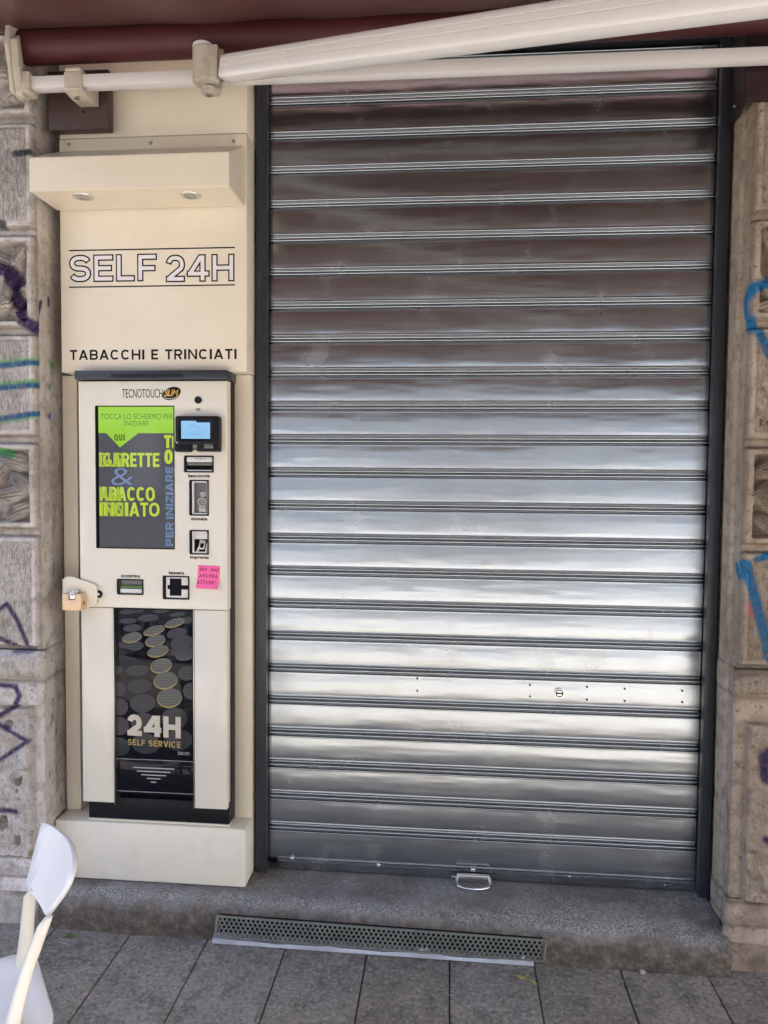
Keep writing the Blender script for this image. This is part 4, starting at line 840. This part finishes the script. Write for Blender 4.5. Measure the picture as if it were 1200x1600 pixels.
    def cut(poly):   # keep the printed ovals inside the window
        return [(min(max(x, wx0+.001), wx1-.001), min(max(z, wz0+.003), zd-.004)) for x, z in poly]
    pale = [(435, 990, 150, 85, 8), (470, 1190, 155, 110, 8), (410, 805, 140, 65, 8), (385, 520, 105, 55, 8), (350, 310, 110, 45, 6), (870, 370, 125, 60, 16), (930, 480, 135, 85, 18), (980, 610, 135, 80, 18), (990, 840, 105, 85, 12), (1040, 1050, 98, 100, 12), (180, 1020, 105, 95, -6), (190, 1230, 118, 100, -6), (480, 1425, 150, 128, 6), (845, 1370, 158, 130, 8), (185, 1455, 132, 112, -4), (890, 1620, 168, 125, 8), (508, 1665, 172, 122, 0), (185, 1700, 140, 112, 0), (540, 190, 125, 42, 5), (690, 112, 95, 22, 4), (300, 120, 95, 28, 4), (300, 225, 110, 32, 5), (880, 150, 95, 26, 8), (430, 112, 60, 18, 4), (990, 220, 70, 40, 12), (190, 800, 60, 50, 0)]
    gold = [(790, 1125, 150, 112, 14), (743, 920, 145, 100, 14), (690, 748, 132, 84, 16), (655, 577, 130, 66, 16), (622, 455, 122, 68, 16), (607, 335, 132, 50, 18), (350, 417, 120, 56, 14), (850, 245, 125, 46, 18)]
    def ov(e): 
        p = P(160+e[0]/7.5, 940+e[1]/7.5, yw); sc_ = (p-CAM).dot(CF)/FPX/7.5; return p, e[2]*sc_, e[3]*sc_, e[4]
    mo = MB(); mg = MB(); mr = MB()
    for k, e in enumerate(pale): p, a, c_, an = ov(e); mo.prism(cut(oval(p.x, p.z, a, c_, an)), yw-.0003-.00002*k, yw+.0002)
    mo.build('oval_print', M_oval, win)
    for k, e in enumerate(gold):
        p, a, c_, an = ov(e); mr.prism(cut(oval(p.x-.0004, p.z-.0014, a*1.012, c_*1.03, an)), yw-.0010-.00003*k, yw+.0002); mg.prism(cut(oval(p.x+.0002, p.z+.0006, a*.985, c_*.955, an)), yw-.0013-.00003*k, yw+.0002)
    mr.build('gold_rim_print', M_gold, win); mg.build('oval_print', M_oval_bright, win)
    r_ = rect(199.4, 1117.8, 282.4, 1150.6, yw); capitals('window_lettering', '24H', (r_[0]+.0008, r_[1]+.0008, r_[2]-.0008, r_[3]-.0008), yw-.0018, M_gold, win, .245, .10, .0006, 1.0, 0, -.0035); capitals('window_lettering', '24H', r_, yw-.0022, M_paleprint, win, .24, .105, 0, 1.0, 0, -.0035)
    capitals('window_lettering', 'SELF SERVICE', rect(200, 1156.6, 282.7, 1166.0, yw), yw-.002, M_gold, win, .20, .14, 0, 1, 0, -.003); lettering('window_lettering', 'tecnn', rect(278, 1174, 296.2, 1179.6, yw), yw-.001, M_greyline, win, .0, 1.05)
    MB().box(xl+.012, xr+.003, -.126, -.1, zb-.006, zb-.0005, .001).build('base_tray', M_cream, root)
    # card payment terminal
    yt_ = YD-.034; t = empty('card_terminal', P(309, 690, YD), 'black card payment terminal with a light blue screen, mounted right of the big display', 'card terminal')
    r = rect(273.6, 649.8, 341.8, 694.5, yt_); k = MB()
    k.prism(rrect(r[0], r[1], r[2], r[3], .007), yt_, YD-.0005, 'y', .0025); bo = k.build('housing', M_black, t)
    r2 = rect(272.6, 690, 296, 706, yt_); k = MB(); k.prism(rrect(r2[0], r2[1], r2[2], r2[3], .005), yt_+.001, YD-.001, 'y', .002); k.build('card_mouth', M_black, t)
    r3 = rect(307, 690, 341.5, 705.5, yt_); k = MB(); k.prism(rrect(r3[0], r3[1], r3[2], r3[3], .005), yt_+.0005, YD-.001, 'y', .002); k.build('card_mouth', M_black, t)
    r4 = rect(279, 655, 334, 689, yt_); MB().prism(rrect(*r4, .003), yt_-.001, yt_+.0008, 'y').build('screen_glass', M_glassblack, t)
    r5 = rect(283.2, 657.6, 328.2, 685.6, yt_-.001); sc2 = MB().box(*r5[:2], yt_-.0016, yt_-.0011, *r5[2:]).build('screen', M_term, t)
    MB().box(r5[0]+(r5[1]-r5[0])*.53, r5[1], yt_-.0020, yt_-.0017, r5[3]-.005, r5[3]).build('status_bar', M_glassblack, sc2)
    sq = MB(); cw = r5[1]-r5[0]; ch_ = r5[3]-r5[2]
    pts = [(.30, .70), (.36, .76), (.43, .82), (.44, .74), (.47, .66), (.50, .70), (.53, .60), (.56, .66), (.59, .60), (.62, .66), (.67, .62)]
    sq.tube([(r5[0]+cw*u, yt_-.0018, r5[2]+ch_*v) for u, v in pts], .0005, 6); sq.box(r5[0]+cw*.28, r5[0]+cw*.68, yt_-.0018, yt_-.00165, r5[2]+ch_*.26, r5[2]+ch_*.275); sq.build('screen_scribble', M_term_dark, sc2)
    r6 = rect(319, 693.5, 333, 700.5, yt_); MB().box(r6[0], r6[1], yt_-.0006, yt_+.001, r6[2], r6[3], .0003).build('reader_window', M_silverdark, t)
    q = P(276.5, 691.5, yt_); MB().cyl((q.x, yt_-.0004, q.z), .003, .0012, 'y', 14).build('maker_mark', M_greyline, t)

machine()

# ------------------------------------------------------------------ padlock and sticky note
def padlock():
    y = YD-.046; q = rect(97.3, 928.2, 126.5, 954, y); g = empty('padlock', ((q[0]+q[1])/2, y+.02, q[2]), 'square brass padlock hanging from the cream hasp', 'padlock')
    n0, n1 = q[0]+(q[1]-q[0])*.36, q[0]+(q[1]-q[0])*.66; zn = q[2]+(q[3]-q[2])*.64; k = MB()
    k.prism([(q[0], q[2]), (q[1], q[2]), (q[1], q[3]), (n1+.002, q[3]), (n1+.002, zn), (n0-.002, zn), (n0-.002, q[3]), (q[0], q[3])], y, YD-.0135, 'y', .0012); k.build('body', M_brass, g)
    k = MB(); k.box(n0, n1, y+.002, YD-.0135, zn+.001, q[3]+.006, .003); k.box(n0+.002, n1+.004, y+.012, YD-.0140, q[3]+.0005, q[3]+.011, .003); k.build('shackle', M_chrome, g)
    k = MB(); zc = (q[2]+q[3])/2-.004; k.cyl((q[1]+.0003, y+.016, zc), .008, .002, 'x', 20); ks = k.build('key_cylinder', M_brass, g); k = MB(); k.box(q[1]+.0012, q[1]+.0018, y+.014, y+.018, zc-.006, zc+.006); k.build('keyhole', M_gap, ks)
padlock()
def note():
    c = P(325.8, 901.5, YD); n = 14; w_, h_ = .0720, .0735; bm = bmesh.new(); rot = math.radians(-1.5); G = []
    def pos(u, v, lift=0.):
        x = (u-.5)*w_-.004*(.5-v)*0; z = (v-.5)*h_; x += (.5-v)*-.004; curl = .010*max(0, (1-v)-.35)**2*2.2+.003*max(0, u-.75)*4*(1-v)*.6
        return (c.x+x*math.cos(rot)-z*math.sin(rot), YD-.0008-curl-lift, c.z+x*math.sin(rot)+z*math.cos(rot))
    G = [[bm.verts.new(pos(i/n, j/n)) for i in range(n+1)] for j in range(n+1)]
    for j in range(n):
        for i in range(n): bm.faces.new((G[j][i], G[j][i+1], G[j+1][i+1], G[j+1][i]))
    me = D.meshes.new('sticky_note'); bm.to_mesh(me); bm.free(); o = link('sticky_note', me, M_pink, None, 9); o.modifiers.new('s', 'SOLIDIFY').thickness = .0003
    tag(o, 'pink paper sticky note with handwriting, stuck under the fingerprint reader', 'sticky note')
    # handwriting in pen strokes
    gl_ = {'D': [[(0, 0), (0, 1), (.7, .8), (.7, .2), (0, 0)]], 'O': [[(.1, .1), (0, .6), (.4, 1), (.75, .6), (.5, .05), (.1, .1)]], 'S': [[(.7, .9), (.2, .9), (.15, .6), (.6, .45), (.55, .05), (0, .1)]], 'N': [[(0, 0), (.05, 1), (.6, .05), (.7, 1)]], 'A': [[(0, 0), (.3, 1), (.7, 0)], [(.1, .4), (.6, .4)]],
           'C': [[(.7, .85), (.2, .95), (0, .4), (.2, .02), (.7, .1)]], 'R': [[(0, 0), (.05, 1), (.6, .85), (.55, .55), (.1, .5), (.7, 0)]], 'T': [[(0, .95), (.75, 1)], [(.35, .95), (.35, 0)]], 'I': [[(.3, 0), (.3, .95)]], 'V': [[(0, .95), (.3, 0), (.7, 1)]], '!': [[(.3, .35), (.35, 1.1)], [(.27, .05), (.31, .08)]]}
    k = MB(); rr = random.Random(2)
    for row, (txt, u0, du, v0) in enumerate((('DOS NON', .09, .128, .745), ('ANCORA', .10, .145, .47), ('ATTIVO!', .05, .128, .19))):
        for i, chh in enumerate(txt):
            for st in gl_.get(chh, []): k.tube([Vector(pos(u0+du*(i+.72*a_), v0+.155*b_+rr.uniform(-.008, .008), .0006)) for a_, b_ in st], .00075, 5)
    hw = k.mesh('handwriting'); hw.materials.append(M_pen); h = D.objects.new('handwriting', hw); COL.objects.link(h); h.parent = o
note()

# ------------------------------------------------------------------ awning
def awning():
    root = empty('awning', (1.0, -.25, 2.5), 'maroon fabric awning with white folding arm and white square bar above the shop front', 'awning')
    AX0, AX1 = -.715, 6.2; yc, zc, R = -.235, 2.636, .0475
    k = MB(); k.cyl(((AX0+AX1)/2, yc, zc), R, AX1-AX0, 'x', 40); k.build('fabric_roll', M_roll, root)
    # fabric from the top of the roll down to the front bar
    yfr, zfr = -2.55, 2.10; nx, ny = 170, 60; bm = bmesh.new(); rows = []
    for j in range(ny+1):
        t = j/ny; row = []
        for i in range(nx+1):
            u = i/nx; x = AX0-.32+(AX1-AX0+.30)*u; y = yc+.01+(yfr-yc-.01)*t; z = zc+R+.003+(zfr-zc-R-.003)*t
            sag = -.055*math.sin(PI*min(1, t*1.0))*(.6+.4*math.sin(u*9+1)); wr = .010*math.sin(x*6.3+3*t+1.3*math.sin(x*2.1))*math.sin(PI*t)**.5+.006*math.sin(x*17+8*t)*math.exp(-((t-.12)/.12)**2)
            drop = -.016*math.exp(-((t-.04)/.035)**2)*(.5+.5*math.sin(x*4.1+.6))
            row.append(bm.verts.new((x, y, z+sag+wr+drop)))
        rows.append(row)
    for A, B in zip(rows, rows[1:]):
        for i in range(nx): bm.faces.new((A[i], A[i+1], B[i+1], B[i]))
    bmesh.ops.recalc_face_normals(bm, faces=bm.faces[:]); me = D.meshes.new('fabric'); bm.to_mesh(me); bm.free(); f = link('fabric', me, M_fabric, root, 9); f.modifiers.new('s', 'SOLIDIFY').thickness = .001
    bm = bmesh.new(); n = 160; A = []; B = []; Cc = []
    for i in range(n+1):
        x = AX0-.32+(AX1-AX0+.30)*i/n; d = .012*math.sin(x*7); A.append(bm.verts.new((x, yfr-.032, zfr-.0))); B.append(bm.verts.new((x, yfr-.036-d*.5, zfr-.11))); Cc.append(bm.verts.new((x, yfr-.036-d, zfr-.20-.02*abs(math.sin(x*9)))))
    for i in range(n): bm.faces.new((A[i], A[i+1], B[i+1], B[i])); bm.faces.new((B[i], B[i+1], Cc[i+1], Cc[i]))
    me = D.meshes.new('valance'); bm.to_mesh(me); bm.free(); v = link('valance', me, M_fabric, root, 9); v.modifiers.new('s', 'SOLIDIFY').thickness = .001
    MB().box(AX0-.33, AX1-.01, yfr-.03, yfr+.03, zfr-.045, zfr+.012, .012).build('front_bar', M_alu, root)
    k = MB(); k.prism([(.119, 2.80), (-.34, 2.735), (-.345, 2.742), (-.345, 2.75), (.119, 2.83)], AX0-.34, AX1+.02, 'x'); k.build('sky_blocker', M_alu, root)  # unseen board added to keep sky light off the top slats
    # square support bar
    by0, by1, bz0, bz1 = -.278, -.243, 2.4945, 2.5295
    MB().box(-.668, AX1-.05, by0, by1, bz0, bz1, .0025).build('support_bar', M_alu, root)
    # clamp holding the bar to its wall plate
    def clamp(x):
        k = MB(); k.box(x-.027, x+.027, by0-.007, by1+.002, bz0-.004, bz1+.006, .003); k.prism([(by0-.009, bz0-.004), (by0-.007, bz0-.014), (by1+.006, bz0-.017), (by1+.066, bz0-.012), (by1+.066, bz1+.02), (by1+.002, bz1+.02), (by1+.0015, bz0-.004)], x-.029, x+.029, 'x', .002)
        k.box(x-.024, x+.024, by0-.006, by1+.03, bz1+.0065, bz1+.018, .003); c = k.build('bar_clamp', M_cast, root)
        k = MB(); k.cyl((x-.005, (by0+by1)/2+.01, bz0-.019), .007, .008, 'z', 6); k.build('clamp_screw', M_steel_trim, c)
    clamp(P(115, 128, by0).x); clamp(1.62); clamp(4.2)
    # end plate that carries the roll and the bar
    ep = [(P(a, b_, -.26).x, P(a, b_, -.26).z) for a, b_ in ((-6, 46), (8, 48), (14, 66), (22, 92), (32, 108), (44, 112), (44, 150), (36, 160), (24, 150), (12, 128), (0, 96))]
    k = MB(); ex = -.705; yz = [(-.305, 2.70), (-.20, 2.705), (-.175, 2.66), (-.185, 2.56), (-.215, 2.52), (-.225, 2.478), (-.292, 2.478), (-.300, 2.54), (-.318, 2.60)]
    k.prism(yz, ex-.016, ex-.002, 'x', .004); e = k.build('end_plate', M_cast, root)
    k = MB(); k.prism([(-.312, 2.62), (-.305, 2.56), (-.292, 2.50), (-.285, 2.470), (-.262, 2.468), (-.270, 2.53), (-.285, 2.60), (-.295, 2.64)], ex-.002, ex+.022, 'x', .004); k.box(ex-.001, ex+.045, by0-.012, by1+.006, bz0-.016, bz1+.012, .008); k.cyl((ex+.006, yc, zc), .044, .02, 'x', 28); k.build('bar_socket', M_cast, e)
    # folding arm
    S0 = P(332, 112, -.31); A0 = P(356, 108, -.315); 
    k = MB(); sx = P(322, 118, -.30).x; k.box(sx-.012, sx+.030, by0-.055, by1+.004, bz0-.030, bz1+.040, .012, 3); k.cyl((sx+.002, by0-.034, (bz0+bz1)/2+.004), .036, .098, 'z', 28, bev=.006); k.box(sx+.018, sx+.046, by0-.062, by0-.008, bz0-.028, bz1+.036, .006); k.cyl((sx+.012, by0-.034, bz0-.046), .022, .012, 'z', 20); sh = k.build('shoulder', M_cast, root)
    MB().cyl((sx+.012, by0-.034, bz0-.055), .010, .010, 'z', 6).build('shoulder_bolt', M_steel_trim, sh); MB().cyl((sx+.044, by0-.034, bz0-.028), .007, .012, 'z', 6).build('shoulder_bolt', M_steel_trim, sh)
    k = MB(); k.cyl((sx-.004, by0-.034, bz1+.042), .030, .010, 'z', 24, bev=.002); k.box(sx-.0145, sx-.0122, by0-.05, by0-.01, bz0-.012, bz1+.02, .001); k.build('cap', M_alu, sh)
    k = MB(); k.box(sx+.0465, sx+.060, by0-.055, by0-.018, bz0-.014, bz1+.024, .002); k.build('spring_cover', M_brass_dull, sh)
    def arm(p0, p1, h, t_, name):
        d = (p1-p0).normalized(); side = d.cross(Vector((0, 0, 1))).normalized(); up = side.cross(d); secs = []
        prof = []
        prof = [(a*t_/2, b_*h/2) for a, b_ in ((.55, 1), (.85, .93), (1, .75), (1, .47), (.90, .44), (.90, .38), (1, .35), (1, -.02), (.93, -.05), (.93, -.10), (1, -.13), (1, -.75), (.85, -.93), (.55, -1), (-.55, -1), (-.85, -.93), (-1, -.75), (-1, -.13), (-.93, -.10), (-.93, -.05), (-1, -.02), (-1, .35), (-.90, .38), (-.90, .44), (-1, .47), (-1, .75), (-.85, .93), (-.55, 1))]
        for u in (0, .004, .02, .5, .98, .996, 1):
            q = p0.lerp(p1, u); f = .86 if u in (0, 1) else 1; secs.append([q+side*a*f+up*b_*f for a, b_ in prof])
        k = MB().sweep(secs); o = k.build(name, M_alu, root, .7)
        return o
    pA = P(352, 108, -.325); pB = P(905, 30, -.965)
    d_ = (pB-pA).normalized(); elbow = pA+d_*1.62
    arm(pA, elbow, .064, .050, 'upper_arm')
    k = MB(); k.cyl(elbow, .05, .10, 'z', 24, bev=.006); k.build('elbow', M_cast, root)
    front = Vector((elbow.x-.75, yfr, zfr-.02)); arm(elbow, front, .07, .05, 'forearm')
    for mx in (5.6,):
        a0 = Vector((mx, pA.y, pA.z)); e2 = Vector((mx-(elbow.x-pA.x), elbow.y, elbow.z)); arm(a0, e2, .064, .05, 'upper_arm'); k = MB(); k.cyl(e2, .05, .10, 'z', 24, bev=.006); k.build('elbow', M_cast, root); arm(e2, Vector((e2.x+.6, yfr, zfr-.02)), .07, .05, 'forearm')

awning()
# steel plates behind the awning bar
q0, q1 = P(75, 140, -.170), P(169.5, 203, -.170); k = MB(); k.box(q0.x, q1.x, -.170, -.135, P(120, 202, -.170).z, 2.60, .002); a = k.build('mounting_plate', M_brown, None); tag(a, 'flat brown steel mounting plate behind the awning clamp, above the kiosk lamp canopy', 'mounting plate')
k = MB(); k.cyl((P(131, 175, -.17).x, -.1705, P(131, 175, -.17).z), .004, .003, 'y', 10); k.build('screw_hole', M_gap, a)
yb_ = -.225; xs_ = P(1165, 120, yb_).x; zb_ = P(1180, 157, yb_).z; zl_ = P(1141, 192, -.06).z
a = empty('steel_bracket', (1.5, yb_, zb_), 'dark maroon steel bracket with a slanted corner at the top right of the shutter', 'bracket')
MB().box(xs_, 2.4, yb_, yb_+.012, zb_, 2.66, .001).build('front_plate', M_maroon_steel, a)
b = bmesh.new(); f_ = [(xs_+.001, yb_+.0125, zb_), (1.438, -.045, zl_), (1.438, -.045, 2.66), (xs_+.001, yb_+.0125, 2.66)]; k = MB(); k.sweep([f_, [(x+.008, y, z) for x, y, z in f_]]); k.build('return_plate', M_maroon_steel, a)
for x_, y_, z_ in ((1.431, -.10, zl_+.03), (1.426, -.15, zl_+.13)): MB().cyl((x_, y_, z_), .006, .010, 'x', 6).build('bolt', M_steel_trim, a)

# ------------------------------------------------------------------ white chair
def chair():
    fw = Vector((-.785, -.619, 0)); sd_ = Vector((-.619, .785, 0)); p0 = Vector((-.236, -.958, .5)); v_ = Vector((.404, .319, 1)); nn = sd_.cross(v_).normalized()
    root = empty('white_chair', (-.36, -1.05, GZ), 'white plastic chair with curved backrest standing on the paving at the lower left', 'chair')
    def L(f, s, z): return Vector((p0.x, p0.y, 0))+fw*f+sd_*s+Vector((0, 0, z))
    def onplane(px, py): d = CF*FPX+CR*(px-600)+CU*(800-py); return CAM+d*((p0-CAM).dot(nn)/d.dot(nn))
    outline = [(70, 1286.5), (74, 1285.5), (84, 1291), (93.6, 1300), (100.5, 1308), (106, 1317), (109.5, 1327), (112, 1339), (113, 1348), (112, 1357), (109.5, 1368), (106, 1379), (100, 1390), (93.6, 1400), (81, 1415), (70, 1429), (67, 1430), (59, 1416), (52, 1405), (45, 1397), (41, 1388), (40, 1380), (55, 1332)]
    pts = [onplane(a, b_) for a, b_ in outline]; cx = sum(pts, Vector())/len(pts); b = bmesh.new(); secs = []
    for off, sc_ in ((.0, .965), (.0025, .99), (.006, 1.0), (.010, .99), (.0125, .965)): secs.append([cx+(p-cx)*sc_+nn*off for p in pts])
    rings = [[b.verts.new(p) for p in sec] for sec in secs]; n = len(pts)
    for A, B in zip(rings, rings[1:]):
        for k in range(n): b.faces.new((A[k], A[(k+1) % n], B[(k+1) % n], B[k]))
    b.faces.new(rings[0]); b.faces.new(rings[-1])
    bmesh.ops.triangulate(b, faces=[f for f in b.faces if len(f.verts) > 4]); bmesh.ops.subdivide_edges(b, edges=b.edges[:], cuts=1)
    for v in b.verts:                       # dish the panel: both ends come forward
        u = (v.co-cx).dot(sd_)/.15; v.co -= nn*(.010*u*u-.004)
    bmesh.ops.recalc_face_normals(b, faces=b.faces[:]); me = D.meshes.new('backrest'); b.to_mesh(me); b.free(); link('backrest', me, M_plastic, root, .8)
    def bar(name, pts, ws, ds):
        secs = []
        for p, w_, d_ in zip(pts, ws, ds): secs.append([p+fw*a*d_/2+sd_*b_*w_/2 for a, b_ in ((-1, -.6), (-.6, -1), (.6, -1), (1, -.6), (1, .6), (.6, 1), (-.6, 1), (-1, .6))])
        return MB().sweep(secs).build(name, M_plastic_frame, root, .9)
    bar('back_post', [L(.026, -.088, .442), L(.036, -.090, .428), L(.048, -.090, .397), L(.064, -.091, .356), L(.088, -.094, .278), L(.100, -.096, .235)], (.012, .017, .018, .019, .021, .023), (.014, .022, .023, .024, .026, .030))
    bar('back_post', [L(.030, .070, .428), L(.038, .080, .408), L(.041, .090, .365), L(.044, .096, .315), L(.052, .100, .235)], (.014, .020, .022, .022, .024), (.016, .024, .026, .028, .032))
    for sg in (-1, 1):
        bar('leg', [L(.10 if sg < 0 else .06, sg*.100, .236), L(.04, sg*.115, .06), L(-.02, sg*.128, GZ+.002)], (.030, .027, .022), (.042, .036, .028))
        bar('leg', [L(.36, sg*.120, .226), L(.375, sg*.128, .05), L(.39, sg*.135, GZ+.002)], (.030, .026, .022), (.040, .034, .028))
    out = rrect(-.150, .150, 0, .38, .055, 6); k = MB(); secs = []
    for inset, dz in ((.010, -.016), (0, -.011), (0, -.002), (.005, .002), (.022, .0), (.07, -.006), (.12, -.009)):
        secs.append([L(.022+(.19+(b_-.19)*(1-inset/.19)), a*(1-inset/.15)-.006, .250+dz) for a, b_ in out])
    k.sweep(secs); k.build('seat', M_plastic, root, .9)
chair()

# ------------------------------------------------------------------ litter on the paving
def leaf(name, px, py, L_, W_, ang, mat, label, cat, z=GZ+.003):
    c = PZ(px, py, z); bm = bmesh.new(); n = 8; up = []; dn = []; md = []
    ca, sa = math.cos(ang), math.sin(ang)
    for k in range(n+1):
        t = k/n; w_ = W_*math.sin(PI*t)**.8*(1+.2*math.sin(9*t)); x = (t-.5)*L_; bend = .006*math.sin(t*4)
        def q(a, b_, h): return bm.verts.new((c.x+a*ca-b_*sa, c.y+a*sa+b_*ca, z+h))
        up.append(q(x, w_/2+bend, .003+.002*math.sin(k))); md.append(q(x, bend, 0)); dn.append(q(x, -w_/2+bend, .002+.002*math.cos(k*1.3)))
    for k in range(n): bm.faces.new((md[k], md[k+1], up[k+1], up[k])); bm.faces.new((dn[k], dn[k+1], md[k+1], md[k]))
    me = D.meshes.new(name); bm.to_mesh(me); bm.free(); o = link(name, me, mat, None, 9); o.modifiers.new('s', 'SOLIDIFY').thickness = .0006; return tag(o, label, cat)
leaf('dried_leaf', 822, 1532, .07, .012, -.35, M_leafy, 'yellowish dried leaf curled on the paving right of the metal strip', 'leaf')
leaf('green_leaf', 110, 1463, .030, .020, .5, M_leafg, 'small green leaf on the paving next to the chair', 'leaf')
bm = bmesh.new(); rr = random.Random(21)
for q in range(70):
    px_ = rr.uniform(-60, 1240); py_ = 1446+.066*px_+rr.expovariate(1/16.) if rr.random() < .75 else rr.uniform(1480, 1640); p = PZ(px_, py_, GZ); r = rr.uniform(.0010, .0032)
    g = bmesh.ops.create_icosphere(bm, subdivisions=1, radius=r)
    for v in g['verts']: v.co = Vector((v.co.x*rr.uniform(.7, 1.4)+p.x, v.co.y*rr.uniform(.7, 1.4)+p.y, v.co.z*.7+GZ+r*.5))
me = D.meshes.new('grit'); bm.to_mesh(me); bm.free(); tag(link('grit', me, M_pebble), 'pale grit and crumbs scattered along the foot of the doorstep', 'grit', kind='stuff')
c = PZ(1004, 1519, GZ+.006); bm = bmesh.new(); bmesh.ops.create_icosphere(bm, subdivisions=3, radius=.0085)
for v in bm.verts: v.co *= 1+.25*math.sin(v.co.x*400)*math.cos(v.co.y*310+v.co.z*200); v.co.z *= .75
me = D.meshes.new('pebble'); bm.to_mesh(me); bm.free(); o = link('pebble', me, M_pebble, None, 9); o.location = c; tag(o, 'pale pebble lying against the foot of the doorstep', 'pebble')
